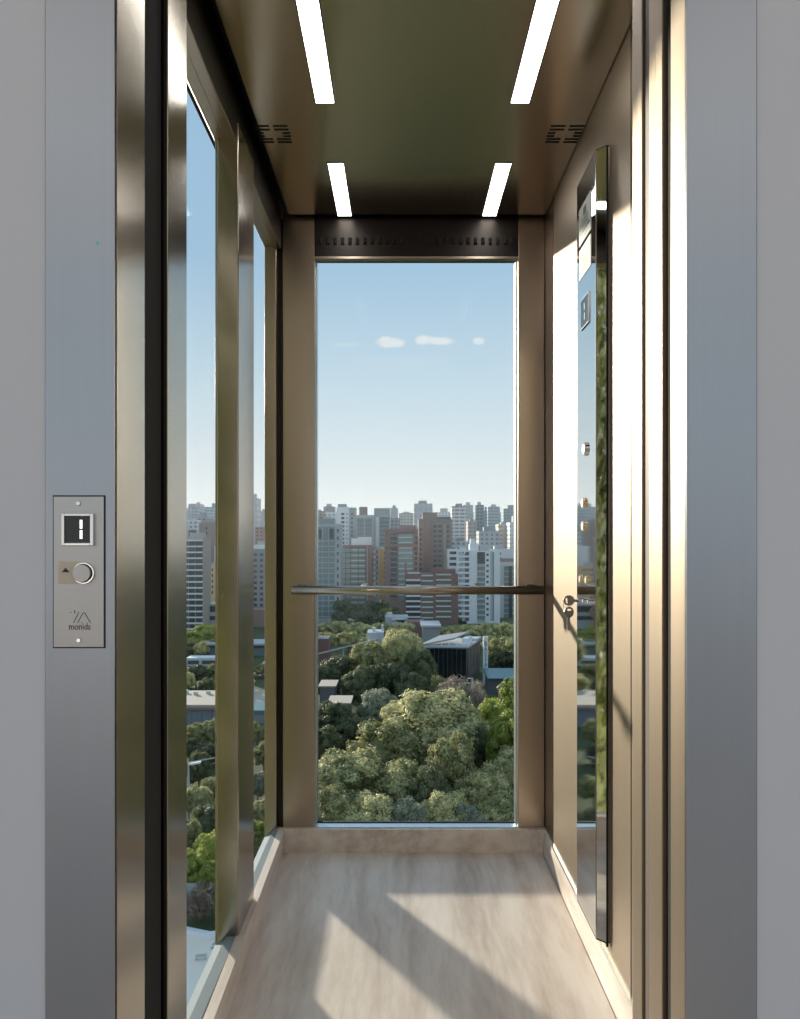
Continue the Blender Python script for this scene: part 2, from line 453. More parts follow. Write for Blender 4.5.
def strip(name, mat, par, fy0, fy1, za, zb, fz0, fz1):
    a = ya + (yb - ya) * fy0; b = ya + (yb - ya) * fy1
    o = box(name, mat, PX - .0023, PX - .0010, a, b, za + (zb - za) * fz0, za + (zb - za) * fz1, par)
    o.location = Vector(o.location) - Vector(par.location) - Vector(cp.location)
    return o
strip('printed_band', M['dark_ink'], l1, .08, .92, za1, zb1, .22, .30)
strip('printed_crest', M['dark_ink'], l1, .36, .60, za1, zb1, .66, .86)
for i in range(5): strip('printed_line', M['mgrey'], l1, .2, .8 - .1 * (i % 2), za1, zb1, .58 - i * .055, .595 - i * .055)
strip('printed_line', M['mgrey'], l1, .1, .9, za1, zb1, .10, .12)
strip('printed_band', M['olive_ink'], l2, .06, .94, za2, zb2, .70, .90)
for i in range(7): strip('printed_line', M['mgrey'], l2, .1, .9 - .1 * (i % 3), za2, zb2, .60 - i * .075, .615 - i * .075)
# floor display
ya_, yb_ = pyf(589.3), pyf(582)
zd0, zd1 = pzf(589, 321), pzf(589, 293)
dp = onp('display', M['display_glass'], ya_, yb_, zd0, zd1, .003)
fr = MB()
for (a, b, c, d) in ((ya_ - .003, ya_, zd0 - .004, zd1 + .004), (yb_, yb_ + .003, zd0 - .004, zd1 + .004), (ya_, yb_, zd0 - .004, zd0), (ya_, yb_, zd1, zd1 + .004)):
    fr.box(-.0035, 0, a - py0, b - py0, c - pz0, d - pz0)
fr.build('display_frame', M['chrome'], cp)
for (c, d) in ((.2, .45), (.55, .8)):
    sg = box('digit_segment', M['lgrey'], PX - .0036, PX - .0028, (ya_ + yb_) / 2 - .003, (ya_ + yb_) / 2 + .003, zd0 + (zd1 - zd0) * c, zd0 + (zd1 - zd0) * d, dp)
    sg.location = Vector(sg.location) - Vector(dp.location) - Vector(cp.location)
def button(px, py, r, mat, nm='button', t=.006):
    y = pyf(px); z = Z(py, y)
    o = MB().tube((0, 0, 0), (-t, 0, 0), r, 24).build(nm, mat, cp)
    o.location = (0, y - py0, z - pz0)
    q = MB().tube((-t, 0, 0), (-t - .0015, 0, 0), r * .72, 20).build('button_face', M['panel_steel'], o)
    return o
button(586, 449, .018, M['chrome'])
button(584.5, 503, .014, M['brass']); button(584.5, 526, .014, M['brass'])
button(582, 579, .012, M['brass']); button(588, 580, .012, M['brass'])
for px, py in ((581, 600), (586, 601), (591, 602)):
    button(px, py, .007, M['chrome'], 'lock_cylinder', .008)
# keys in the lock
def key_mesh():
    m = MB(); seg = 22; R = .0125; n0 = len(m.v)
    # bow: disc with a slot, lying in the local yz plane, blade along +y
    outer = []
    for i in range(seg):
        t = 2 * PI * i / seg
        outer.append((R * math.cos(t), R * .95 * math.sin(t)))
    inner = []
    for i in range(seg):
        t = 2 * PI * i / seg
        inner.append((-.0055 + .0022 * math.cos(t), .0065 * math.sin(t)))
    for z in (-.001, .001):
        for p in outer + inner: m.v.append((z, p[0], p[1]))
    o2 = 2 * seg
    for i in range(seg):
        j = (i + 1) % seg
        m.f.append((i, j, seg + j, seg + i)); m.f.append((o2 + i, o2 + seg + i, o2 + seg + j, o2 + j))
        m.f.append((i, o2 + i, o2 + j, j)); m.f.append((seg + i, seg + j, o2 + seg + j, o2 + seg + i))
    m.box(-.001, .001, .011, .040, -.0035, .0025)
    for k in range(4): m.box(-.001, .001, .018 + k * .005, .0205 + k * .005, -.0052, -.0035)
    return m
def make_key(label):
    t = empty('key'); tag(t, label, 'key', 'keys at the control panel lock')
    key_mesh().build('bow_and_blade', M['key_steel'], t)
    MB().tube((-.0018, .010, 0), (.0018, .010, 0), .004, 14).build('collar', M['key_steel'], t)
    return t
yk = pyf(581); zk = Z(600.5, yk)
k1 = make_key('dull metal key pushed into the lock of the mirror control panel')
k1.scale = (1.25, 1.25, 1.25)
k1.location = (PX - .034, yk + .0, zk); k1.rotation_euler = (0, 0, -PI / 2 + .0)
k2 = make_key('dull metal key hanging below the one in the lock')
k2.scale = (1.25, 1.25, 1.25)
k2.location = (PX - .036, yk - .008, zk - .032); k2.rotation_euler = (math.radians(-90), 0, math.radians(-90) + .25)
kr = bpy.data.objects.new('key_ring', None)
bpy.data.objects.remove(kr)
def torus(name, R, r, mat, seg=28, sub=8):
    m = MB()
    for i in range(seg):
        a = 2 * PI * i / seg
        for j in range(sub):
            b = 2 * PI * j / sub
            m.v.append(((R + r * math.cos(b)) * math.cos(a), (R + r * math.cos(b)) * math.sin(a), r * math.sin(b)))
    for i in range(seg):
        for j in range(sub):
            m.f.append((i * sub + j, ((i + 1) % seg) * sub + j, ((i + 1) % seg) * sub + (j + 1) % sub, i * sub + (j + 1) % sub))
    return m.build(name, mat, smooth=True)
kr = torus('key_ring', .0125, .0008, M['chrome'])
kr.location = (PX - .043, yk - .003, zk - .014); kr.rotation_euler = (0, PI / 2, .3)
tag(kr, 'thin steel ring joining the two keys at the lock', 'key ring')

# ------------------------------------------------------------------ doorway: landing frame, doors, jambs
ZT = 2.35   # top of door opening
YL = .95
def jamb(name, x0, x1, y0, y1, mat, label, bevel=.002):
    o = box(name, mat, min(x0, x1), max(x0, x1), y0, y1, -.05, ZT + .1, bevel=bevel)
    S(o, label, 'trim'); return o
n = 4
# landing frame faces
fl_ = empty('door_1', (0, YL, 0)); S(fl_, 'brushed steel landing door frame around the open lift doorway', 'door frame')
child_box('frame_side', M['frame_steel'], fl_, -.4695, -.378, YL, YL + .003, -.05, ZT + .1, .0008)
child_box('frame_side', M['frame_steel'], fl_, .3765, .4695, YL, YL + .003, -.05, ZT + .1, .0008)
child_box('frame_head', M['frame_steel'], fl_, -.4695, .4695, YL, YL + .02, ZT, ZT + .22, .0015)
child_box('frame_return', M['jamb_steel'], fl_, -.42, -.3765, YL + .005, 1.058, -.05, ZT + .1, .0004)
child_box('frame_return', M['wall_bronze'], fl_, .3765, .42, YL + .005, 1.005, -.05, ZT + .1, .0004)
# left: recess, then the cabin door edge
jamb('trim_4', -.46, -.405, 1.06, 1.215, M['gap_black'], 'black door pocket between the steel jambs on the window side', 0)
jamb('trim_5', -.47, -.3955, 1.222, 1.33, M['jamb_steel'], 'brushed steel cabin jamb beside the side window')
# right
jamb('trim_6', .42, .46, 1.0, 1.30, M['gap_black'], 'black door pocket behind the champagne jambs', 0)
jamb('trim_7', .392, .45, 1.012, 1.062, M['gap_black'], 'dark recess behind the landing frame on the wall side', 0)
jamb('trim_8', .386, .45, 1.064, 1.092, M['wall_bronze'], 'narrow champagne edge of the open landing door leaf')
jamb('trim_9', .3875, .45, 1.0935, 1.126, M['wall_bronze'], 'champagne edge of the second open landing door leaf')
jamb('trim_10', .398, .45, 1.128, 1.172, M['brown_gap'], 'brown-grey strip in the gap between the landing doors and the cabin jamb', 0)  # brown-grey strip filling the gap before the cabin jamb
jamb('trim_11', .3955, .46, 1.182, 1.206, M['wall_bronze'], 'outer champagne strip of the cabin jamb beside the control wall')
jamb('trim_12', .397, .46, 1.2075, 1.236, M['wall_bronze'], 'inner champagne strip of the cabin jamb beside the control wall')
o = box('trim_13', M['post_bronze'], .41, .535, 1.225, 1.245, -.05, ZT + .1); S(o, 'return panel closing the cabin front beside the jamb', 'trim')
o = box('trim_14', M['header_dark'], -.46, .5, 1.0, 1.28, ZT - .05, ZT + .15); S(o, 'dark lintel over the cabin doorway', 'trim')
# landing walls
def lobby():
    W, H, D = 3.4, 3.5, -3.4
    for nm, x0, x1, lab in (('wall_landing_left', -W, -.4715, 'pale grey landing wall beside the call panel frame'), ('wall_landing_right', .4715, W, 'pale grey landing wall beside the plain steel frame')):
        S(box(nm, M['lobby_paint'], x0, x1, YL + .004, YL + .03, -.05, H + .1), lab, 'wall')
    S(box('wall_landing_top', M['lobby_paint'], -.4715, .4715, YL + .004, YL + .03, ZT + .2, H + .1), 'pale landing wall above the lift doorway', 'wall')
    S(box('floor_landing', M['stone'], -W, W, D, YL + .03, -.07, -.0), 'stone floor of the landing in front of the lift', 'floor')
    S(box('floor_sill', M['alu_x'], -.4, .42, YL + .03, YF - .1, -.05, -.002), 'grooved metal threshold between landing and cabin', 'floor')
    S(box('ceiling_landing', M['lobby_ceiling'], -W, W, D, YL, H, H + .05), 'landing ceiling', 'ceiling')
    for sg, nm in ((-1, 'left'), (1, 'right')):  # unseen side openings, added to let sky light onto walls and frame
        x0, x1 = (-W - .05, -W) if sg < 0 else (W, W + .05)
        S(box('wall_side_%s_low' % nm, M['lobby_paint'], x0, x1, D, YL, -.05, .7), 'low landing side wall under an added daylight opening', 'wall')
        S(box('wall_side_%s_high' % nm, M['lobby_paint'], x0, x1, D, YL, 2.7, H), 'upper landing side wall over an added daylight opening', 'wall')
    S(box('wall_rear_low', M['lobby_paint'], -W, W, D - .05, D, -.05, 1.0), 'low rear landing wall under its wide window', 'wall')
    S(box('wall_rear_high', M['lobby_paint'], -W, W, D - .05, D, 3.2, H), 'upper rear landing wall', 'wall')
lobby()
# sticker on the left frame
stk = MB().tube((0, 0, 0), (0, -.0006, 0), .0024, 14).build('sticker', M['teal_dot']); stk.location = (X(97, YL), YL, Z(243, YL))
tag(stk, 'tiny teal dot stuck high on the brushed steel frame', 'sticker')

# landing call panel
def lx(px): return X(px, YL)
def lz(py): return Z(py, YL)
lp = empty('call_panel', (lx(79.5), YL, lz(572)))
tag(lp, 'brushed steel landing call panel with floor display and round button', 'call panel')
def lbox(name, mat, xa, xb, ya, yb, d0, d1, par=lp, bevel=0):
    o = box(name, mat, lx(xa), lx(xb), YL - d1, YL - d0, lz(yb), lz(ya), par, bevel)
    off = Vector(lp.location)
    p = par
    while p is not lp: off = off + Vector(p.location); p = p.parent
    o.location = Vector(o.location) - off
    return o
lbox('plate_gap', M['black'], 53, 105.6, 495.3, 648.2, -.001, .0004)
lbox('plate', M['panel_steel'], 54.2, 104.4, 496.6, 647, 0, .0022, bevel=.0006)
def screw(px, py):
    o = MB().tube((0, 0, 0), (0, -.0022, 0), .0034, 18, .0026).build('screw', M['chrome'], lp)
    o.location = (lx(px) - lp.location.x, -.0022, lz(py) - lp.location.z)
screw(79.5, 503.5); screw(79.8, 640)
bz = MB()
for (a, b, c, d) in ((63.8, 66.6, 513.6, 545.6), (92.2, 95.4, 513.6, 545.6), (66.6, 92.2, 513.6, 516.2), (66.6, 92.2, 542.8, 545.6)):
    bz.box(lx(a) - lp.location.x, lx(b) - lp.location.x, -.0075, -.002, lz(d) - lp.location.z, lz(c) - lp.location.z)
bz.build('display_frame', M['chrome'], lp, bevel=.0008)
ds = lbox('display', M['display_glass'], 66.5, 92.3, 516.1, 542.9, .002, .0045)
lbox('digit_segment', M['segment'], 81.4, 83.9, 520, 528.6, .0045, .005, ds)
lbox('digit_segment', M['segment'], 81.4, 83.9, 530.2, 538.8, .0045, .005, ds)
tl = lbox('button_label', M['tan_label'], 59.2, 84, 561.6, 584, .002, .0030)
q = MB(); a = [(lx(62.8), lz(572.2)), (lx(70.6), lz(572.2)), (lx(66.7), lz(567.6))]
q.v = [(x - lp.location.x, -y, z - lp.location.z) for y in (.0029, .0034) for x, z in a]; q.f = [(0, 1, 2), (5, 4, 3), (0, 3, 4, 1), (1, 4, 5, 2), (2, 5, 3, 0)]
ar = q.build('up_arrow', M['dark_ink'], tl); ar.location = -Vector(tl.location)
def cyl(name, mat, px, py, r, d0, d1, par=lp, seg=40, r2=None):
    o = MB().tube((0, 0, 0), (0, -(d1 - d0), 0), r, seg, r2).build(name, mat, par, bevel=.0004)
    off = Vector(lp.location); p = par
    while p is not lp: off = off + Vector(p.location); p = p.parent
    o.location = Vector((lx(px), YL - d0, lz(py))) - off
    return o
cyl('button_collar', M['chrome'], 85, 573, .0142, .002, .0055)
cyl('button_gap', M['black'], 84.6, 573, .0125, .0052, .0060)
cyl('button', M['panel_steel'], 84.4, 573, .0116, .0052, .0100)
# engraved emblem and word
em = MB()
def stroke(m, x0, y0, x1, y1, w=.0009):
    a = Vector((lx(x0) - lp.location.x, lz(y0) - lp.location.z)); b = Vector((lx(x1) - lp.location.x, lz(y1) - lp.location.z))
    d = (b - a).normalized(); nrm = Vector((-d.y, d.x)) * w / 2
    k = len(m.v)
    for y in (-.0021, -.0026):
        for p in (a - nrm, b - nrm, b + nrm, a + nrm): m.v.append((p.x, y, p.y))
    m.f += [tuple(k + i for i in qd) for qd in ((3, 2, 1, 0), (4, 5, 6, 7), (0, 1, 5, 4), (1, 2, 6, 5), (2, 3, 7, 6), (3, 0, 4, 7))]
for s in ((79.6, 612, 74.2, 622.6), (84.2, 612.2, 78.2, 622.6), (85.2, 612.2, 91.2, 622.8), (75.5, 610, 75.5, 613.2), (71.3, 611.9, 71.9, 612.6), (82.2, 622.2, 82.8, 622.8)):
    stroke(em, *s)
em.build('emblem', M['engrave'], lp)
def text(body, size, mat, par, loc, rot, name, sx=1.0, ext=.0003):
    cu = bpy.data.curves.new(name, 'FONT'); cu.body = body; cu.size = size; cu.extrude = ext; cu.align_x = 'CENTER'; cu.align_y = 'CENTER'
    tmp = bpy.data.objects.new(name, cu); COL.objects.link(tmp); bpy.context.view_layer.update()
    me = bpy.data.meshes.new_from_object(tmp.evaluated_get(bpy.context.evaluated_depsgraph_get())); me.materials.clear(); me.materials.append(mat)
    bpy.data.objects.remove(tmp); bpy.data.curves.remove(cu)
    o = bpy.data.objects.new(name, me); COL.objects.link(o); o.parent = par; o.location = loc; o.rotation_euler = rot; o.scale = (sx, 1, 1)
    return o
text('monids', .0125, M['engrave'], lp, (lx(80.4) - lp.location.x, -.0024, lz(626.6) - lp.location.z), (PI / 2, 0, 0), 'lettering', .80)

# ------------------------------------------------------------------ outside world: helpers
def scatter_crown(seed, R, zlo, zhi, nlobes, nleaf, leaf, twiggy=False):
    rnd = random.Random(seed); m = MB()
    zc = (zlo + zhi) / 2; rz = (zhi - zlo) / 2
    lobes = []
    for i in range(nlobes):
        # directions over the crown, more on the top half
        u = rnd.uniform(-.75, 1); t = rnd.uniform(0, 2 * PI); s = math.sqrt(max(0, 1 - u * u))
        k = rnd.uniform(.62, .86)
        lr = R * rnd.uniform(.13, .30)
        lobes.append((Vector((R * k * s * math.cos(t), R * k * s * math.sin(t), zc + rz * k * u)), lr))
    lobes.append((Vector((0, 0, zc)), R * .6))
    for i in range(nleaf):
        c, lr = lobes[rnd.randrange(nlobes)]
        u = rnd.uniform(-.6, 1); t = rnd.uniform(0, 2 * PI); s = math.sqrt(max(0, 1 - u * u))
        nrm = Vector((s * math.cos(t), s * math.sin(t), u))
        p = c + nrm * lr * rnd.uniform(.66, 1.22)
        d = (nrm + Vector((rnd.uniform(-1, 1), rnd.uniform(-1, 1), rnd.uniform(-1, 1))) * .55).normalized()
        a = d.orthogonal().normalized(); a = (Matrix.Rotation(rnd.uniform(0, PI * 2), 3, d) @ a)
        b = d.cross(a); sz = leaf * rnd.uniform(.55, 1.35)
        w = .25 if twiggy else .62
        k = len(m.v)
        m.v += [tuple(p - a * sz), tuple(p + b * sz * w), tuple(p + a * sz), tuple(p - b * sz * w)]
        m.f.append((k, k + 1, k + 2, k + 3))
    # denser inner masses
    if not twiggy:
        for c, lr in lobes:
            k = len(m.v); rr = lr * .70 if lr < R * .5 else lr
            rings, seg = 5, 8
            for i in range(rings + 1):
                ph = PI * i / rings
                for j in range(seg):
                    th = 2 * PI * j / seg
                    q = rr * rnd.uniform(.88, 1.08)
                    m.v.append((c.x + q * math.sin(ph) * math.cos(th), c.y + q * math.sin(ph) * math.sin(th), c.z + q * math.cos(ph)))
            for i in range(rings):
                for j in range(seg):
                    m.f.append((k + i * seg + j, k + (i + 1) * seg + j, k + (i + 1) * seg + (j + 1) % seg, k + i * seg + (j + 1) % seg))
    return m
def trunk_mesh(seed, H, zlo):
    rnd = random.Random(seed); m = MB()
    top = Vector((rnd.uniform(-.5, .5), rnd.uniform(-.5, .5), H * .6))
    m.tube((0, 0, 0), tuple(top * .5), .42, 8, .32); m.tube(tuple(top * .5), tuple(top), .32, 8, .2)
    for i in range(6):
        t = rnd.uniform(0, 2 * PI); s = top * rnd.uniform(.45, .95)
        e = s + Vector((math.cos(t) * 3.4, math.sin(t) * 3.4, rnd.uniform(1.8, 3.6)))
        m.tube(tuple(s), tuple(e), .17, 6, .07)
    return m
PROTO = []
for sd, R, zl, H in ((1, 6.0, 3.2, 14), (2, 6.0, 2.6, 14), (3, 6.0, 3.8, 14), (4, 6.0, 2.2, 14)):
    cm = scatter_crown(sd, R, zl, H, 80, 24000, .27).mesh('crown', LEAF[0])
    tm = trunk_mesh(sd, H, zl).mesh('trunk', M['bark'])
    PROTO.append((cm, tm))
dry = (scatter_crown(9, 6.0, 1.6, 10, 60, 9000, .34, True).mesh('crown', LEAF[4]), trunk_mesh(9, 10, 2).mesh('trunk', M['bark']))
small = [(scatter_crown(20 + s, 6.0, 2.4, 14, 30, 5000, .45).mesh('crown', LEAF[0]), trunk_mesh(20 + s, 14, 2).mesh('trunk', M['bark'])) for s in range(3)]

def tree(px, top, d, wpx, kind, label, group=None, name=None):
    h = (Z(top, d) - GZ); w = wpx / F * d
    t = empty(name or 'tree', (X(px, d), d, GZ), random.uniform(0, 6.28))
    if kind == 4: cm, tm = dry; s = (w / 12, w / 12, h / 10)
    elif d > 235: cm, tm = random.choice(small); s = (w / 12.6, w / 12.6, h / 14)
    else: cm, tm = random.choice(PROTO); s = (w / 12.6, w / 12.6, h / 14)
    t.scale = s
    c = bpy.data.objects.new('crown', cm); COL.objects.link(c); c.parent = t
    c.material_slots[0].link = 'OBJECT'; c.material_slots[0].material = LEAF[kind]
    k = bpy.data.objects.new('trunk', tm); COL.objects.link(k); k.parent = t
    tag(t, label, 'tree', group)
    return t

# ---- ground
gm = box('ground', M['grass'], -900, 900, 6, 2400, GZ - .5, GZ); S(gm, 'park and street ground far below the lift', 'ground')
pz = MB().prism([(-60, 40), (-6, 40), (-12, 86), (-22.5, 83), (-60, 92)], 0, .25).build('ground_plaza', M['plaza']); pz.location.z = GZ
S(pz, 'sandy paved plaza at the foot of the trees below the side window', 'ground')

# ---- city haze: a thin even veil of air over the far quarter
hzm = bpy.data.materials.new('thin haze'); hzm.use_nodes = True; hn = hzm.node_tree; hn.nodes.remove(hn.nodes['Principled BSDF'])
hv = N(hn, 'ShaderNodeVolumeScatter'); hv.inputs['Color'].default_value = (.86, .93, 1, 1); hv.inputs['Density'].default_value = .0003; hv.inputs['Anisotropy'].default_value = .2
L(hn, hv.outputs[0], hn.nodes['Material Output'].inputs['Volume'])
ho = box('haze', hzm, -1300, 1300, 250, 2300, GZ + .1, 90); tag(ho, 'thin pale haze lying over the distant city blocks', 'haze', None, 'stuff')
# ---- trees
K = ['olive green', 'dark green', 'bright yellow-green', 'silvery green', 'dry brown']
near = [
 (432, 691, 135, 118, 0, 'largest domed olive tree in the middle of the back window'),
 (388, 722, 126, 84, 0, 'broad olive tree in front of the left shoulder of the largest dome'),
 (348, 752, 116, 92, 0, 'wide olive tree at the lower corner of the back window beside the window column'),
 (328, 786, 106, 66, 0, 'olive tree lowest against the left edge of the back window'),
 (402, 762, 113, 66, 0, 'olive tree below the centre of the largest dome'),
 (452, 736, 114, 58, 0, 'small light olive tree standing out before the shaded side of the dome'),
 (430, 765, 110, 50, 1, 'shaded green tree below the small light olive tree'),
 (486, 768, 111, 66, 0, 'olive tree at the bottom of the back window near its control panel side'),
 (516, 748, 116, 60, 0, 'olive tree against the lower right edge of the back window'),
 (513, 712, 127, 58, 2, 'bright yellow-green tree at the right edge above the olive ones'),
 (522, 678, 150, 66, 2, 'tall bright tree rising highest at the right edge of the back window'),
 (494, 700, 142, 44, 2, 'bright tree between the dry brown tree and the right edge'),
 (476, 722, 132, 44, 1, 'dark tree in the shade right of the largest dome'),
 (446, 792, 104, 58, 0, 'olive tree touching the sill in the middle of the back window'),
 (498, 800, 103, 54, 0, 'olive tree touching the sill near the right post'),
 (372, 794, 104, 62, 0, 'olive tree touching the sill below the wide one'),
 (410, 800, 103, 50, 3, 'silvery tree touching the sill left of the middle'),
 (470, 806, 102, 44, 3, 'silvery tree touching the sill right of the middle'),
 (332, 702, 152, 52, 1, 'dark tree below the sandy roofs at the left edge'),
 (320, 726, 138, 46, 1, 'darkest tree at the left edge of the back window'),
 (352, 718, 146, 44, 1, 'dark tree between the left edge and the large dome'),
 (378, 690, 166, 44, 3, 'rounded silvery tree behind the large dome'),
 (398, 700, 152, 34, 0, 'olive tree half hidden behind the silvery one'),
 (330, 756, 124, 30, 3, 'small silvery tree in front of the darkest tree'),
 (344, 656, 206, 58, 1, 'dark tree at the end of the grey walkway roof'),
 (370, 642, 205, 46, 0, 'tall olive tree right of the grey walkway roof'),
 (402, 630, 216, 50, 0, 'tallest olive tree left of the black glass building'),
 (420, 650, 206, 38, 1, 'dark tree touching the left side of the black glass building'),
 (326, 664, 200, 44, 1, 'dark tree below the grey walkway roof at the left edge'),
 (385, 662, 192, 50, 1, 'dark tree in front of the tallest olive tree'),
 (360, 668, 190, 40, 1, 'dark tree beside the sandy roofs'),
 (412, 672, 188, 38, 1, 'dark tree behind the crest of the large dome'),
 (439, 676, 186, 24, 0, 'small olive tree at the foot of the black glass building'),
 (464, 677, 176, 56, 4, 'bare dry brown tree in front of the black glass building'),
]
for a in near: tree(*a[:5], a[5])
olive_band = [(318, 621, 330, 26), (336, 619, 332, 28), (354, 621, 328, 28), (372, 622, 320, 28), (388, 622, 320, 24), (326, 632, 292, 32), (348, 632, 288, 32), (366, 634, 286, 26),
              (404, 620, 310, 22), (398, 628, 296, 22)]
for a in olive_band: tree(*a, 5, 'small olive treetop in the band behind the grey walkway roof', 'olive treetops behind the walkway roof')
for a in [(344, 597, 388, 24), (356, 604, 380, 22), (367, 600, 386, 24), (379, 598, 388, 24), (393, 606, 384, 20), (340, 610, 376, 18), (362, 610, 366, 22), (376, 612, 362, 24)]:
    tree(*a, 1, 'dark treetop at the foot of the green glass tower', 'dark treetops below the green glass tower')
tree(386, 606, 372, 14, 2, 'small yellow-green tree under the ochre building')
for a in [(446, 625, 300, 24), (458, 623, 302, 26), (472, 622, 300, 28), (488, 621, 304, 28), (502, 621, 306, 28), (516, 622, 300, 28), (530, 620, 300, 28)]:
    tree(*a, 5, 'olive treetop in the row below the white towers', 'olive treetops below the white towers')
for a in [(497, 634, 264, 28), (513, 633, 258, 30), (528, 634, 256, 30)]:
    tree(*a, 5, 'olive tree behind the white sign pylon, in front of the row', 'olive trees behind the sign pylon')
for a in [(496, 652, 240, 24), (510, 650, 236, 30), (526, 652, 232, 28)]:
    tree(*a, 1, 'dark tree behind the teal canopy roof', 'dark trees behind the teal canopy')
side = [
 (192, 630, 290, 26, 2, 'yellow-green tree at the foot of the banded tower'),
 (206, 622, 300, 24, 2, 'yellow-green tree below the cream building'),
 (218, 628, 296, 20, 2, 'yellow-green tree behind the near steel column edge'),
 (196, 666, 222, 30, 1, 'dark tree in front of the white terrace in the side window'),
 (215, 664, 226, 22, 0, 'olive tree right of the white terrace in the side window'),
 (256, 640, 300, 16, 1, 'dark tree left in the narrow side window'),
 (265, 644, 300, 16, 0, 'olive tree right in the narrow side window'),
 (262, 664, 240, 20, 0, 'olive tree above the sandy roof in the narrow side window'),
 (196, 724, 154, 28, 0, 'olive tree just below the blue-grey wall'),
 (213, 720, 156, 26, 0, 'olive tree below the blue-grey wall beside the column'),
 (190, 738, 148, 24, 1, 'dark tree behind the street lamp'),
 (206, 744, 146, 34, 1, 'dark tree under the street lamp arm'),
 (214, 776, 122, 30, 0, 'light olive tree beside the street lamp'),
 (197, 786, 116, 34, 0, 'olive tree in front of the lamp post'),
 (208, 806, 107, 40, 1, 'green tree in the middle of the near side window'),
 (190, 820, 102, 32, 0, 'olive tree at the left edge of the near side window'),
 (210, 834, 98, 36, 2, 'bright green tree low in the near side window'),
 (194, 850, 93, 36, 2, 'bright green bush above the plaza'),
 (212, 862, 91, 30, 2, 'bright green tree nearest the steel column foot'),
 (190, 641, 276, 18, 1, 'dark bush under the yellow-green trees in the side window'),
 (201, 640, 274, 18, 5, 'pale olive bush behind the white terrace'),
 (214, 638, 290, 16, 5, 'pale olive tree behind the low dark pavilion'),
 (199, 752, 130, 28, 1, 'dark tree right below the street lamp head'),
 (188, 672, 212, 16, 5, 'pale olive bush on the sandy roof edge by the near jamb'),
 (207, 678, 205, 20, 1, 'dark bush in front of the terrace, right of the round tree'),
 (257, 722, 156, 20, 0, 'olive tree below the teal roof in the narrow side window'),
 (264, 742, 142, 24, 0, 'olive tree upper in the narrow side window'),
 (258, 772, 126, 26, 3, 'silvery tree in the narrow side window'),
 (264, 800, 114, 26, 0, 'olive tree lower in the narrow side window'),
 (258, 822, 105, 26, 2, 'bright green tree at the foot of the narrow side window'),
 (268, 850, 98, 26, 2, 'bright green tree behind the corner sill'),
]
for a in side: tree(*a[:5], a[5])
tree(200, 884, 86.5, 44, 4, 'dry grey bush bordering the plaza', name='bush')
tree(214, 893, 86, 20, 1, 'dark bush bordering the plaza beside the column', name='bush')

# woodland the frames hide and the metal reflects
def woodland():
    rnd = random.Random(3); m = MB(); mb = MB()
    src = scatter_crown(77, 6.0, 2.4, 12, 26, 1300, .75)
    spots = []
    for i in range(900):
        d = rnd.uniform(34, 330); px = rnd.uniform(-200, 1000)
        x = X(px, d)
        if 160 < px < 234 or 240 < px < 282: continue
        if 290 < px < 548: continue
        if -70 < x < -4 and d < 96: continue
        if any((x - a) ** 2 + (d - b) ** 2 < 90 for a, b, _ in spots): continue
        spots.append((x, d, rnd.uniform(.7, 1.05)))
    for i in range(60):     # below the back window sill line
        d = rnd.uniform(34, 98); px = rnd.uniform(305, 560); x = X(px, d)
        if any((x - a) ** 2 + (d - b) ** 2 < 70 for a, b, _ in spots): continue
        hmax = 45.9 - .425 * d
        spots.append((x, d, min(1.0, hmax / 13.0)))
    for x, d, s in spots[:210]:
        k = len(m.v); an = rnd.uniform(0, 6.28); ca, sa = math.cos(an), math.sin(an)
        m.v += [(x + s * (a * ca - b * sa), d + s * (a * sa + b * ca), GZ + s * c) for a, b, c in src.v]
        m.f += [tuple(k + i for i in f) for f in src.f]
    o = m.build('woodland_foliage', LEAF[0])
    tag(o, 'continuous olive woodland foliage around the park below the lift', 'foliage', None, 'stuff')
woodland()

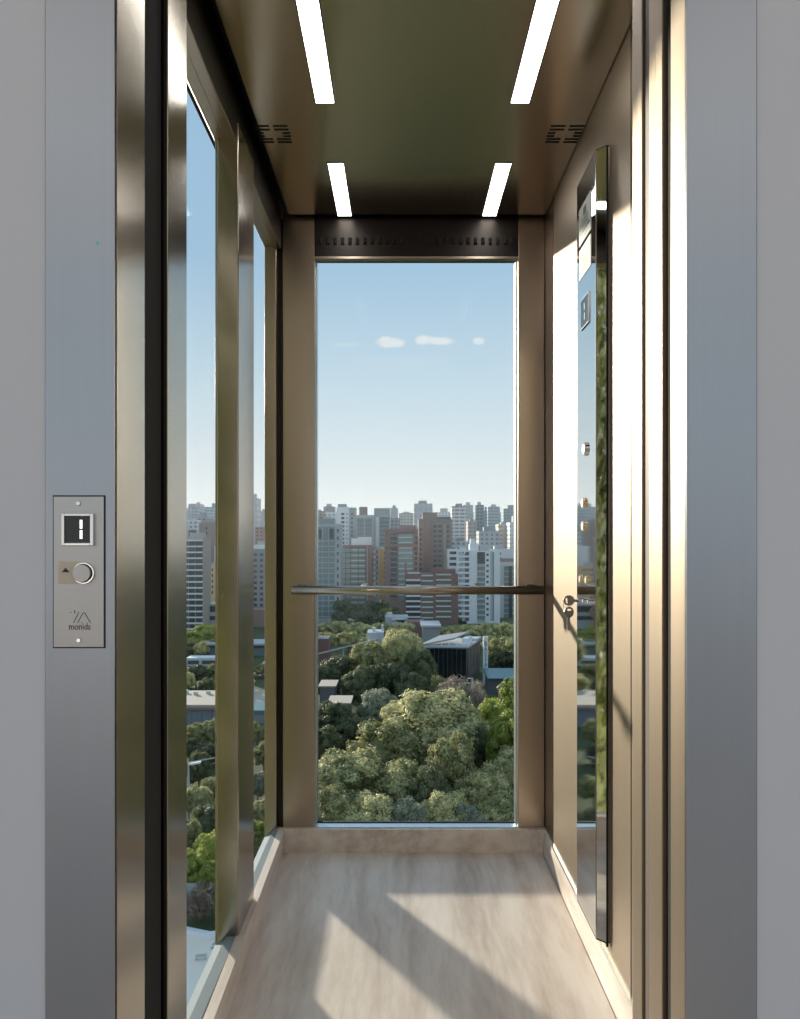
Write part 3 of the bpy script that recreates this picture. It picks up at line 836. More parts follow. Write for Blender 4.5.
# ---- buildings
UNIT = {}
def unit_box(mat):
    if mat.name not in UNIT:
        UNIT[mat.name] = MB().box(-.5, .5, -.5, .5, -.5, .5).mesh('panel', mat)
    return UNIT[mat.name]
def ub(name, mat, par, x, y, z, sx, sy, sz):
    o = bpy.data.objects.new(name, unit_box(mat)); COL.objects.link(o); o.parent = par
    o.location = (x, y, z); o.scale = (sx, sy, sz)
    return o
class B:
    """a building whose front (-y) face spans px0..px1 at distance d"""
    def __init__(s, name, label, px0, px1, top, d, depth=16, mat=None, cat='building', rz=0, group=None, base=None):
        s.d = d; s.x0 = X(px0, d); s.x1 = X(px1, d); s.cx = (s.x0 + s.x1) / 2; s.w = s.x1 - s.x0
        s.h = Z(top, d) - GZ; s.depth = depth
        s.t = empty(name, (s.cx, d, GZ), rz); tag(s.t, label, cat, group)
        m = MB().box(-s.w / 2, s.w / 2, 0, depth, 0, s.h)
        s.body = m.build('wall', M[mat] if isinstance(mat, str) else mat, s.t)
    def lx(s, px): return X(px, s.d) - s.cx
    def lz(s, py): return Z(py, s.d) - GZ
    def panel(s, name, mat, px0, px1, ytop, ybot, out=.3, y=None, zb=None):
        a, b = s.lx(px0), s.lx(px1); z1 = s.lz(ytop); z0 = s.lz(ybot) if zb is None else zb
        return ub(name, M[mat], s.t, (a + b) / 2, -out / 2, (z0 + z1) / 2, b - a, out, z1 - z0)
    def grid(s, mat, px0, px1, ytop, ybot, cols, fh=3.0, wfrac=.6, hfrac=.55, out=.12, name='window'):
        a, b = s.lx(px0), s.lx(px1); z1, z0 = s.lz(ytop), s.lz(ybot)
        nf = max(1, int((z1 - z0) / fh)); cw = (b - a) / cols
        for i in range(nf):
            for j in range(cols):
                ub(name, M[mat], s.t, a + cw * (j + .5), -out / 2, z1 - fh * (i + .5), cw * wfrac, out, fh * hfrac)
    def slabs(s, mat, px0, px1, ytop, ybot, fh=3.0, t=.9, out=1.2, name='balcony', side=0, depth=None):
        a, b = s.lx(px0), s.lx(px1); z1, z0 = s.lz(ytop), s.lz(ybot)
        nf = max(1, int((z1 - z0) / fh))
        for i in range(nf + 1):
            ub(name, M[mat], s.t, (a + b) / 2, (-out / 2 if depth is None else (depth - out) / 2), z1 - fh * i, b - a, out if depth is None else depth + out, t)
    def side_grid(s, mat, sign, ytop, ybot, cols, fh=3.0, wfrac=.5, hfrac=.5, name='side_window', y0=0, y1=None):
        y1 = s.depth if y1 is None else y1
        z1, z0 = s.lz(ytop), s.lz(ybot); nf = max(1, int((z1 - z0) / fh)); cw = (y1 - y0) / cols
        for i in range(nf):
            for j in range(cols):
                ub(name, M[mat], s.t, sign * (s.w / 2 + .05), y0 + cw * (j + .5), z1 - fh * (i + .5), .12, cw * wfrac, fh * hfrac)
    def roof(s, mat, px0, px1, hh, y0=3, y1=9, name='roof_room'):
        a, b = s.lx(px0), s.lx(px1)
        return ub(name, M[mat], s.t, (a + b) / 2, (y0 + y1) / 2, s.h + hh / 2, b - a, y1 - y0, hh)

# B1 glass balcony tower at left edge
b = B('apartment_tower', 'grey-blue glass apartment tower at the left edge of the back window', 299, 340.5, 524, 400, 18, 'lgrey')
b.roof('mgrey', 318, 334, 3.0); b.roof('lgrey', 322, 330, 4.4, 5, 9)
b.panel('dark_glazing', 'pane_teal', 301, 334.5, 527, 618, .25)
b.slabs('lgrey', 300.5, 334.8, 541, 618, 3.0, .55, .5, 'floor_slab')
for px in (305, 311, 317, 322.5, 328.5): b.panel('mullion', 'lgrey', px, px + .8, 528, 618, .7)
b.panel('dark_glazing', 'pane_dark', 318, 321.6, 529, 539, .45); b.panel('dark_glazing', 'pane_dark', 329.6, 333.6, 529, 539, .45)
b.grid('pane_dark', 336.6, 339, 527, 615, 1, 4.2, .6, .45)
# B2 green glass + brick
b = B('apartment_tower', 'green glass tower with a red brick edge and rounded white side windows', 340.5, 372, 545, 440, 16, 'brick')
b.panel('glazing', 'pane_green', 341.5, 366, 548, 606, .4)
b.slabs('dgrey', 341, 366.5, 547.5, 606, 3.2, .55, .7, 'floor_slab'); b.slabs('white_c', 350.8, 365, 550, 606, 3.2, .3, .75, 'floor_band')
for px in (341, 345.5, 350.5, 358, 365.5): b.panel('mullion', 'dgrey', px, px + .6, 547, 606, .8)
b.panel('edge', 'beige', 366.5, 368, 546, 606, .5)
b.roof('white_c', 351, 370, 4.0)
b2 = B('apartment_tower', 'slim pale tower with light balconies right of the red brick edge', 372, 378, 547, 446, 14, 'lgrey')
b2.grid('white_c', 372.5, 376, 549, 600, 1, 3.3, .9, .6); b2.grid('pane_dark', 376, 378, 549, 600, 1, 3.3, .5, .5)
# B3 ochre
b = B('apartment_building', 'ochre yellow building between the brick towers', 377.5, 387, 549, 480, 14, 'yellow')
b.grid('pane_dark', 383.5, 386, 551, 590, 1, 3.2, .7, .5); b.roof('lgrey', 379, 385, 1.5)
# B4 red/brown
b = B('apartment_tower', 'tall reddish brick tower with a stack of green glazed balconies', 384.5, 418, 531, 428, 18, 'brick')
b.panel('recess', 'dgrey', 390.5, 396.8, 534, 600, .1); b.slabs('beige', 390.5, 396.8, 536, 600, 3.1, .5, .8)
b.panel('glazing', 'pane_green', 398.5, 412.5, 534, 600, .2); b.slabs('offwhite', 398.5, 412.5, 537.5, 600, 3.1, .8, 1.0)
b.slabs('brick', 384.5, 418, 530.5, 531.5, 9, 2.0, .8, 'parapet'); b.grid('pane_dark', 414.5, 417.5, 535, 600, 1, 3.1, .6, .5)
b.roof('brown', 400, 416, 3.5)
b = B('apartment_tower', 'tallest grey-brown tower in the centre of the skyline', 418.5, 452, 519, 452, 20, 'brown')
b.roof('brown', 422.5, 437, 4.2, 1, 9); b.roof('dgrey', 437, 451, 1.3, 0, 12)
b.grid('pane_dark', 432.5, 442.5, 524, 575, 2, 3.1, .55, .5); b.grid('pane_dark', 418.8, 422.5, 527, 575, 1, 3.1, .5, .5)
b.slabs('beige', 434, 441.5, 523.5, 575, 3.1, .45, .7); b.panel('rib', 'beige', 443.5, 445.5, 524, 575, .5)
b.grid('pane_dark', 446, 450, 524, 572, 1, 3.1, .5, .4); b.panel('rib', 'brick', 426, 430, 520, 575, .8)
# B5 lower brown/white block
b = B('apartment_block', 'low dark red block with wide white balcony bands', 405, 458, 574, 396, 18, 'brick_dark')
b.panel('recess', 'pane_dark', 406, 420, 582, 620, .1); b.slabs('white_c', 406, 420.5, 580, 620, 2.9, .8, 1.3)
b.panel('recess', 'pane_bronze', 421.5, 433, 577, 620, .1); b.slabs('offwhite', 421.5, 433, 575.5, 620, 2.9, .7, 1.1)
b.panel('recess', 'pane_bronze', 436, 451, 576, 620, .1); b.slabs('offwhite', 436, 451, 574.5, 620, 2.9, .7, 1.1)
b.roof('offwhite', 408, 420, .6); b.roof('brick_dark', 432, 456, 2.6); b.roof('brick', 404.5, 407, 6, 1, 3)
# B8
b = B('apartment_building', 'small white building with dark windows behind the low red block', 447.5, 459, 549, 430, 12, 'white_c')
b.grid('pane_dark', 449.2, 456.6, 550, 572, 1, 3.4, .9, .5)
# B6 white tower
b = B('apartment_tower', 'bright white tower with curved balconies down its corner', 467, 500, 551, 396, 18, 'white_c')
b.panel('glazing', 'pane_black', 477.2, 485, 552, 564, .2); b.panel('glazing', 'pane_teal', 477.2, 485, 564.5, 621, .15); b.slabs('lgrey', 477.2, 484.6, 566, 621, 3.0, .9, .9)
b.grid('pane_dark', 486, 489, 552, 620, 1, 3.0, .75, .4); b.panel('recess', 'lgrey', 490.5, 492.5, 551, 621, .25)
b.panel('recess', 'pane_teal', 492.5, 494, 552, 621, .1)
b.panel('corner_recess', 'dgrey', 465.0, 469, 552, 621, .3)
z1, z0 = b.lz(551), b.lz(621); n_ = int((z1 - z0) / 3.0)
for i in range(n_ + 1):
    m = MB(); cxp, cyp = b.lx(465), 1.5
    pts = [(cxp + 4.4 * math.cos(a), cyp + 2.6 * math.sin(a)) for a in [2 * PI * k / 16 for k in range(16)]]
    m.prism(pts, z1 - 3.0 * i - .5, z1 - 3.0 * i + .55); m.build('balcony', M['white_c'], b.t)
b.panel('balcony_core', 'lgrey', 462, 466, 553, 621, .2)
b.roof('white_c', 470, 479, 4.0, 2, 8); b.roof('white_c', 471, 476, 6.8, 3, 7); b.roof('lgrey', 480, 490, 3, 3, 9); b.roof('offwhite', 459.5, 466, 2.2, 2, 5)
# B7
b = B('apartment_tower', 'grey-white tower with dark balcony stacks at the right edge', 500, 524, 562, 425, 16, 'offwhite')
b.panel('recess', 'pane_dark', 508.5, 512, 566, 618, .15); b.slabs('lgrey', 504, 508.5, 566, 618, 3.1, .6, 1.1); b.slabs('lgrey', 512, 516, 566, 618, 3.1, .6, 1.1)
b.panel('recess', 'pane_teal', 504, 508.3, 566, 618, .1); b.panel('recess', 'pane_teal', 512, 516, 566, 618, .1)
b.roof('brick', 500, 514, 2.0, 1, 8)
b = B('apartment_building', 'white stepped building behind the grey-white tower', 488, 522, 549, 460, 14, 'white_c')
b.grid('pane_dark', 492, 502, 551, 575, 3, 3.2, .5, .4); b.roof('lgrey', 495, 504, 2)
# B9
b = B('apartment_tower', 'slim white tower with a grey flank on the left skyline', 336.5, 349, 507, 560, 18, 'white_c')
b.grid('pane_dark', 341, 344.5, 512, 560, 1, 3.2, .9, .55); b.grid('pane_teal', 346, 348, 512, 560, 1, 3.2, .5, .4); b.roof('mgrey', 337.5, 346, 2.5)
c = B('apartment_tower', 'plain grey tower joined to the slim white tower', 349, 355.5, 507.5, 566, 14, 'lgrey')
c.grid('pane_dark', 350, 354, 512, 560, 1, 3.4, .3, .4)
# B10
b = B('apartment_tower', 'teal glass tower with a pinkish roof room', 356, 373, 515, 520, 16, 'lgrey')
b.panel('glazing', 'pane_teal', 357, 372, 518, 560, .3); b.slabs('mgrey', 357, 372, 519, 560, 3.1, .4, .6, 'floor_slab'); b.roof('brown', 359, 367, 6)
b.panel('mullion', 'lgrey', 364, 365, 518, 560, .6)
b = B('apartment_building', 'white square rooftop block with one round dark opening', 358, 371, 537, 470, 10, 'white_c')
b.panel('opening', 'pane_dark', 363, 366.5, 538.8, 541, .2)
# B11
b = B('apartment_tower', 'white and teal tower left of the brick tower', 374, 390, 508, 540, 16, 'lgrey')
b.panel('glazing', 'pane_teal', 380, 389, 517, 565, .3); b.slabs('pane_dark', 380, 389, 518, 565, 3.2, .5, .5, 'floor_slab')
b.panel('white_band', 'white_c', 375.5, 379, 517, 565, .4); b.grid('pane_dark', 375.8, 378.6, 518, 562, 1, 3.2, .6, .5)
b.panel('crown_band', 'pane_green', 375, 389, 509, 515, .3)

# far skyline
far = [(314, 323, 511, 700, 'red', 'small red-brown block at the far left of the skyline'), (323.5, 334, 506.5, 720, 'taupe', 'taupe block behind the grey-blue glass tower'),
 (325, 338, 512, 620, 'white', 'white block behind the grey-blue glass tower'), (388, 400, 518, 600, 'mauve', 'mauve-grey block behind the ochre building'),
 (390.5, 398, 508, 900, 'blue', 'slim blue-grey tower left of the pale grey tower'), (399, 414, 513, 760, 'beige', 'beige block left of the pale grey tower'),
 (414, 432.5, 503.5, 680, 'pale', 'pale grey tower highest over the brick towers'), (436, 453, 512, 820, 'white', 'far white block right of the tallest brown tower'),
 (452, 467, 506, 600, 'bands', 'white tower with rows of grey balcony bands'), (463.5, 473, 505, 860, 'blue', 'blue-grey tower behind the banded white tower'),
 (468, 477, 521, 560, 'pink', 'pinkish block right of the banded white tower'), (475.5, 484, 505, 640, 'teal', 'dark teal tower on the right skyline'),
 (483.5, 489.5, 511, 700, 'blue', 'short blue-grey tower right of the dark teal tower'), (488, 500, 506.5, 690, 'steel', 'steel blue tower in the right skyline'),
 (503.5, 522, 508.5, 720, 'blue', 'broad blue-grey tower at the right edge of the skyline'), (498.5, 510.5, 524, 520, 'sand', 'sand coloured tower at the right edge'),
 (479, 500, 531, 490, 'grey', 'low grey building behind the bright white tower'), (510, 524, 522, 500, 'white', 'white block at the right edge behind the sand tower'),
 (452, 470, 541, 470, 'white', 'low white building left of the bright white tower'), (400, 424, 519, 900, 'white', 'distant white block between the brick towers'),
 (499.5, 505, 513, 1000, 'grey', 'distant grey sliver between the blue-grey towers'), (470, 480, 514, 1000, 'grey', 'distant grey block behind the dark teal tower'),
 (184, 198, 508, 700, 'blue', 'blue-grey tower in the side window skyline'), (194, 200, 504, 800, 'pink', 'pinkish slim tower in the side window'),
 (204, 232, 507, 680, 'steel', 'broad pale blue tower in the side window'), (180, 197, 520, 520, 'white', 'white block behind the banded tower'),
 (196, 207, 516, 540, 'mauve', 'mauve block behind the brown tower'), (250, 257.5, 498, 720, 'pale', 'slim pale tower in the narrow side window'),
 (257.5, 274, 511, 800, 'grey', 'far grey block in the narrow side window'), (255, 280, 527, 600, 'red', 'orange-brown block in the narrow side window'),
 (372, 378, 516, 900, 'grey', 'distant grey sliver between the teal towers'), (355, 358, 520, 900, 'grey', 'distant sliver left of the teal glass tower'),
 (432, 440, 519, 1000, 'grey', 'distant grey block beside the tallest brown tower')]
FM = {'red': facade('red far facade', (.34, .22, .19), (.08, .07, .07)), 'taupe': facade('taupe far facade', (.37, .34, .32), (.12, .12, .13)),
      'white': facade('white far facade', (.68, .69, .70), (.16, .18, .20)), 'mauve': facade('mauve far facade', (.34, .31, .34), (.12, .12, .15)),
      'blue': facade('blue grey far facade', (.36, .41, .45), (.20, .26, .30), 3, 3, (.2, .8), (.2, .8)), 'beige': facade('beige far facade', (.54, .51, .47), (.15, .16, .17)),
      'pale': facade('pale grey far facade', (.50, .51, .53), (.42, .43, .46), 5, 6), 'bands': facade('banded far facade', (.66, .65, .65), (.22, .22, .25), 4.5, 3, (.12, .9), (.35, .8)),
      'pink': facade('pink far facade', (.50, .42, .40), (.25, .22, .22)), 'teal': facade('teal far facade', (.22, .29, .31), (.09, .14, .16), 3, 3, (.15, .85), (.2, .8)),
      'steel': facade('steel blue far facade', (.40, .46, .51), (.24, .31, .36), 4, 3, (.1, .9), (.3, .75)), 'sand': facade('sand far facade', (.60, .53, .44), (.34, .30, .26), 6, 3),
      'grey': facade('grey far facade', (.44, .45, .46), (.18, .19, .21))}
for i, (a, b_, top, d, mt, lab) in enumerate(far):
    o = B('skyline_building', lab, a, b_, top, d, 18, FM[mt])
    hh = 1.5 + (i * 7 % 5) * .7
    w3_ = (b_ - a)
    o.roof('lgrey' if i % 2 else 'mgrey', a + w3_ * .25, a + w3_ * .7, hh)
rnd = random.Random(5)
fm = list(FM.values())
for i, px in enumerate(range(308, 526, 9)):
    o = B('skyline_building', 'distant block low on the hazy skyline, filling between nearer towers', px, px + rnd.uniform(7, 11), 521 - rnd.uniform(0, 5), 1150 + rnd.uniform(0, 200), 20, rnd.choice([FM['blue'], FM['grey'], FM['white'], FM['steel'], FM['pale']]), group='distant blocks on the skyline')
for i, px in enumerate((186, 196, 206, 214, 252, 260)):
    o = B('skyline_building', 'distant block low on the skyline of the side windows', px, px + 10, 519 - rnd.uniform(0, 5), 1150 + rnd.uniform(0, 200), 20, rnd.choice([FM['blue'], FM['grey'], FM['white'], FM['steel']]), group='distant blocks in the side windows')
# mid-ground fillers hidden mostly by frames, kept for side views
for i, (a, b_, top, d, mt) in enumerate([(222, 244, 530, 520, 'white'), (270, 296, 515, 560, 'beige'), (228, 250, 560, 420, 'grey'), (526, 552, 535, 450, 'white'), (550, 580, 520, 520, 'steel'), (160, 172, 520, 500, 'taupe')]):
    B('skyline_building', 'apartment block hidden behind the window posts', a, b_, top, d, 18, FM[mt], group='blocks behind the window posts')

for i, (px, w_, top, d) in enumerate([(20, 16, 512, 560), (44, 12, 520, 620), (64, 18, 528, 470), (90, 12, 508, 700), (108, 16, 522, 540), (130, 14, 515, 620), (146, 12, 530, 480), (-10, 20, 524, 500), (286, 20, 506, 700), (226, 16, 512, 640)]):
    B('skyline_building', 'apartment block of the skyline covered by the landing frame and window posts', px, px + w_, top, d, 18, [FM['white'], FM['steel'], FM['taupe'], FM['grey'], FM['pale']][i % 5], group='skyline blocks covered by the frame')
# left window buildings
b = B('apartment_tower', 'tower of white balcony bands filling the near side window', 160, 203.5, 537, 360, 14, 'lgrey')
b.panel('glazing', 'pane_dark', 160.5, 202.5, 540, 634, .15); b.slabs('white_c', 160.5, 202.8, 540.5, 634, 2.95, .75, 1.3); b.roof('lgrey', 188, 201, 2.2); b.roof('dgrey', 186, 192, 3.6, 4, 8)
b.body.data.materials[0] = M['beige']
for px in (188.5, 195.5): b.panel('divider', 'mgrey', px, px + .5, 540, 634, 1.0)
b = B('apartment_tower', 'brown slab tower behind the banded tower', 199, 215, 523, 470, 14, 'brown'); b.roof('mgrey', 200, 212, 1.6); b.grid('pane_dark', 205, 208, 526, 560, 1, 3.2, .5, .5)
b = B('apartment_building', 'cream building with small square windows in the near side window', 208.5, 228, 566, 420, 14, 'cream'); b.grid('pane_dark', 210.5, 222, 567, 600, 3, 3.3, .35, .5); b.roof('lgrey', 209, 216, 1.6)
b = B('apartment_building', 'white slab left of the near steel column', 214.5, 228, 546, 455, 14, 'white_c')
b = B('low_building', 'low grey-white building under the cream one', 205, 232, 604, 372, 14, 'lgrey'); b.panel('glazing', 'pane_dark', 207, 230, 606, 612, .2); b.panel('glazing', 'pane_dark', 207, 230, 616, 620, .2)
b = B('apartment_tower', 'dark grey tower in the narrow side window', 238, 284, 549, 400, 14, 'mgrey')
b.grid('pane_dark', 240, 283, 552, 612, 7, 3.1, .5, .5); b.roof('white_c', 252, 268, 2.4, 1, 5); b.roof('lgrey', 256, 264, 4.2, 4, 8)
b = B('low_building', 'low brick building at the foot of the dark grey tower', 250, 282, 610, 380, 10, 'brick')

# black glass building with slanted roof
def px3(px, py, d): return Vector((X(px, d), d, Z(py, d)))
bk = empty('office_building', (X(467, 232), 232, GZ)); tag(bk, 'black glass office building with a slanted grey roof', 'building')
h = Z(648, 232) - GZ
ux = Vector((-math.cos(.10), -math.sin(.10) * -1, 0)); ux = Vector((-.99, .10, 0)).normalized(); uy = Vector((.33, 1, 0)).normalized()
def pr(name, mat, a0, a1, c0, c1, z0, z1, par=bk, dz=0):
    P = lambda a, c: ux * a + uy * c
    q = [P(a1, c0), P(a0, c0), P(a0, c1), P(a1, c1)]
    v = [(p.x, p.y, z0) for p in q] + [(p.x, p.y, z1 + (dz if i >= 2 else 0)) for i, p in enumerate(q)]
    return MB().hexa(v).build(name, M[mat], par)
pr('wall', 'dgrey', 0, 13.2, 0, 20, 0, h)
pr('curtain_wall', 'pane_black', .3, 11.8, -.25, .1, 1.2, h - .4)
pr('plinth', 'mgrey', -.2, 13.4, -.5, 0, 0, 1.2)
for i in range(1, 8): pr('mullion', 'dgrey', .3 + i * 1.45, .38 + i * 1.45, -.32, -.2, 1.2, h - .4)
pr('side_glazing', 'pane_bronze', -.25, 0, .4, 19.5, 1.6, h - .8)
for i in range(1, 9): pr('side_mullion', 'brown', -.4, -.2, i * 2.2, i * 2.2 + .3, 1.2, h)
pr('roof_edge', 'lgrey', -.5, 13.6, -.5, 20, h, h + .5)
P = lambda a, c, z: ux * a + uy * c + Vector((0, 0, z))
q = [P(15.5, 0, h + .3), P(5, 4, h + 2.2), P(2, 12, h + 3.4), P(12, 12, h + 1.9)]
MB().hexa([tuple(p) for p in q] + [tuple(p + Vector((0, 0, .5))) for p in q]).build('slanted_roof', M['mgrey'], bk)
for a in (3.4, 6, 8.5): pr('roof_prop', 'white_c', a, a + .3, 1.5, 1.8, h, h + 1.7)
pr('roof_room', 'white_c', .5, 2.6, 4, 10, h, h + 2.6); pr('parapet', 'pale_roof', -.5, 4, 14, 19.8, h, h + 1.2)
py_ = empty('sign_pylon', (X(485.7, 228), 228, GZ)); tag(py_, 'tall white sign pylon with vertical letters beside the black glass building', 'sign')
hp = Z(637, 228) - GZ
MB().box(-.75, .75, 0, 1.2, 0, hp).build('pylon', M['white_c'], py_)
for i, chh in enumerate('BAEFPA'):
    text(chh, 2.2, M['dgrey'], py_, (0, -.05, hp - 2.2 - i * 1.75), (PI / 2, 0, 0), 'letter', .7, .03)
cn = empty('canopy_building', (X(504, 215), 215, GZ)); tag(cn, 'low teal canopy roof right of the sign pylon', 'building')
MB().box(-4.6, 5.5, 0, 9, 0, Z(680, 215) - GZ).build('wall', M['dgrey'], cn)
z = Z(676, 215) - GZ
MB().hexa([(-5, -1, z - .8), (6, -1, z - .8), (6, 10, z - .2), (-5, 10, z - .2), (-5, -1, z - .5), (6, -1, z - .5), (6, 10, z + .6), (-5, 10, z + .6)]).build('roof', M['teal_roof'], cn)
po = empty('lamp_post', (X(472.6, 172), 172, GZ)); tag(po, 'thin grey pole rising through the dry brown tree', 'lamp post')
MB().tube((0, 0, 0), (0, 0, Z(678, 172) - GZ), .3, 10, .2).build('pole', M['lgrey'], po); MB().box(-1.2, 0, -.2, .2, Z(678, 172) - GZ - .2, Z(678, 172) - GZ).build('lamp_head', M['lgrey'], po)

# grey mid buildings near the centre
b = B('low_building', 'low pale building with slatted upper storey behind the tall olive tree', 385, 408, 617, 350, 12, 'lgrey'); b.slabs('white_c', 392, 407, 619, 628, 2.4, .5, 1.0, 'slat_band'); b.panel('glazing', 'pane_dark', 396, 406, 620, 626, .3); b.roof('offwhite', 387, 392, 1.5)
b = B('low_building', 'grey box building with a pale flat roof behind the black glass one', 423, 440, 627, 290, 16, 'mgrey'); b.roof('pale_roof', 421, 441, .8, -1, 16, 'flat_roof'); 
b = B('low_building', 'low dark red building between treetops', 405, 424, 622, 330, 12, 'brick_dark')
b = B('storage_building', 'plain blue-white box building behind the walkway roof', 367, 383.5, 634, 262, 10, 'bluewall'); b.roof('pale_roof', 367, 383.5, .5, 0, 10, 'flat_roof'); b.roof('offwhite', 372, 375, 2.0, 3, 5); b.roof('offwhite', 381, 383, 2.6, 5, 7)
b.body.data.materials[0] = M['pale_roof']
b = B('storage_building', 'plain dark brown wall block at the left edge above the walkway', 306, 328.5, 640, 268, 10, 'brick_dark'); b.roof('dgrey', 306, 328.5, .4, 0, 10, 'flat_roof')
wk = empty('walkway_roof', (X(316, 236), 236, GZ)); tag(wk, 'long striped grey walkway roof running towards the treetops', 'roof')
A = px3(308, 657, 226) - Vector(wk.location); Bp = px3(388, 637, 268) - Vector(wk.location)
for i in range(4):
    dy = Vector((.5, 2.6, -.25)) * i
    q = [A + dy, Bp + dy, Bp + dy + Vector((.3, 1.9, -.1)), A + dy + Vector((.3, 1.9, -.1))]
    MB().hexa([tuple(p) for p in q] + [tuple(p + Vector((0, 0, .35))) for p in q]).build('roof_strip', M['pale_roof' if i % 2 == 0 else 'mgrey'], wk)
for t_ in (0.05, .35, .65, .95):
    p = A.lerp(Bp, t_) + Vector((1, 4, 0)); MB().tube((p.x, p.y, 0), (p.x, p.y, p.z), .35, 8).build('support', M['lgrey'], wk)
def shed(label, px0, px1, ytop, yedge, d, depth, wall='dgrey', roof='beige'):
    o = empty('shed', (X((px0 + px1) / 2, d), d, GZ)); tag(o, label, 'building')
    w = (px1 - px0) / F * d; h1 = Z(yedge, d) - GZ
    MB().box(-w / 2 + .4, w / 2 - .4, .4, depth, 0, h1 - .3).build('wall', M[wall], o)
    MB().box(-w / 2, w / 2, 0, depth, h1 - .3, h1).build('roof', M[roof], o)
    return o
shed('small sandy roofed shed nearer the walkway roof', 318, 336, 683, 686, 180, 8)
shed('small sandy roofed shed above the darkest trees', 327, 351, 698, 703, 162, 8)
# cars parked below the white towers
def car_mesh():
    m = MB()
    m.hexa([(-2.1, -.85, .3), (2.1, -.85, .3), (2.1, .85, .3), (-2.1, .85, .3), (-2.1, -.85, .9), (2.1, -.85, .8), (2.1, .85, .8), (-2.1, .85, .9)])
    m.hexa([(-1.7, -.75, .88), (1.1, -.75, .85), (1.1, .75, .85), (-1.7, .75, .88), (-1.2, -.65, 1.45), (.5, -.65, 1.45), (.5, .65, 1.45), (-1.2, .65, 1.45)])
    return m.mesh('car_body', M['white_c'])
cm_ = car_mesh(); wm = MB().tube((0, -.1, 0), (0, .1, 0), .32, 14).mesh('wheel', M['black'])
for i, (px, d) in enumerate(((496, 372), (503, 372), (510, 372), (517, 372))):
    h0 = Z(622.5, d)
    t = empty('car', (X(px, d), d, GZ)); tag(t, 'white car parked at the foot of the white towers', 'car', 'cars parked below the white towers')
    o = bpy.data.objects.new('body', cm_); COL.objects.link(o); o.parent = t
    for sx in (-1.3, 1.3):
        for sy in (-.8, .8):
            w_ = bpy.data.objects.new('wheel', wm); COL.objects.link(w_); w_.parent = t; w_.location = (sx, sy, .32)
# left: teal roofed pavilion, white terrace, sandy-roofed block
b = B('pavilion', 'low dark pavilion with a pale roof edge in the side windows', 199, 275, 645, 285, 12, 'dgrey'); b.roof('pale_roof', 198, 276, .7, -1.5, 12, 'flat_roof'); b.panel('glazing', 'pane_teal', 210, 274, 648, 656, .3)
b = B('terrace', 'white concrete terrace in front of the low dark pavilion', 186, 226, 658, 262, 6, 'white_c', 'terrace'); b.panel('opening', 'dgrey', 188, 199, 660.5, 664, .3); b.panel('opening', 'dgrey', 202, 224, 660.5, 664, .3)
o = B('low_building', 'long low building with a sandy roof and blue-grey wall', 140, 278, 706.5, 177, 17, 'bluewall')
o.roof('beige', 140, 278, .4, 0, 17, 'flat_roof')
for i in range(12): o.panel('buttress', 'mgrey', 150 + i * 10, 151.2 + i * 10, 707.5, 727, .5)
o.panel('cornice', 'brick', 140, 278, 706.5, 709, .8)
for i in range(10):
    ub('roof_vent', M['offwhite'], o.t, -16 + i * 3.1, 12 + (i % 3), o.h + .7, 1.0, .8, .9)
b = B('kiosk', 'small teal roofed kiosk in the narrow side window', 250, 274, 712, 160, 8, 'bluewall'); b.roof('teal_roof', 249, 275, .6, -1, 8, 'flat_roof')
b = B('storage_building', 'small pale box among trees in the narrow side window', 261, 272, 664, 245, 6, 'pale_roof')
# street lamp in the side window
sl = empty('street_lamp', (X(188.5, 118), 118, GZ)); tag(sl, 'tall grey street lamp with a long arm over the trees', 'street lamp')
hz = Z(762, 118) - GZ
MB().tube((0, 0, 0), (0, 0, hz), .22, 10, .14).build('pole', M['lgrey'], sl)
MB().tube((0, 0, hz - .1), (5.4, 0, hz + .9), .10, 8).build('arm', M['lgrey'], sl)
MB().hexa([(0, -.3, hz - .5), (2.0, -.3, hz - .2), (2.0, .3, hz - .2), (0, .3, hz - .5), (0, -.3, hz - .25), (2.0, -.3, hz + .1), (2.0, .3, hz + .1), (0, .3, hz - .25)]).build('lamp_head', M['white_c'], sl)
# plaza kerb, stone wall, tables
kb = MB().prism([(-30, 85.0), (-21.9, 82.2), (-16, 84.4), (-16, 85.0), (-21.9, 82.9), (-30, 85.7)], 0, .9).build('garden_wall', M['white_c']); kb.location.z = GZ
tag(kb, 'low white angled wall between the plaza and the bushes', 'wall')
kb = MB().prism([(-34, 90), (-20, 90.5), (-20, 91.3), (-34, 90.8)], 0, 2.6).build('garden_wall', M['lgrey']); kb.location.z = GZ
tag(kb, 'grey stone wall behind the dry bush', 'wall')
def planter(x, y, lab, s=1.0):
    t = empty('bench', (x, y, GZ + .25)); tag(t, lab, 'bench', 'benches on the plaza'); t.scale = (s, s, s); t.rotation_euler.z = x
    MB().box(-1.0, 1.0, -.3, .3, .4, .52).build('seat', M['white_c'], t)
    for sx in (-.8, .8): MB().box(sx - .08, sx + .08, -.25, .25, 0, .4).build('leg', M['mgrey'], t)
    MB().box(-1.0, 1.0, .24, .3, .52, 1.1).build('backrest', M['lgrey'], t)
for x, y in ((-20.9, 81), (-19.6, 79.5), (-21.8, 78.5), (-20.4, 77.3), (-19.2, 75.8)):
    planter(x, y, 'pale bench standing on the sandy plaza', .6)

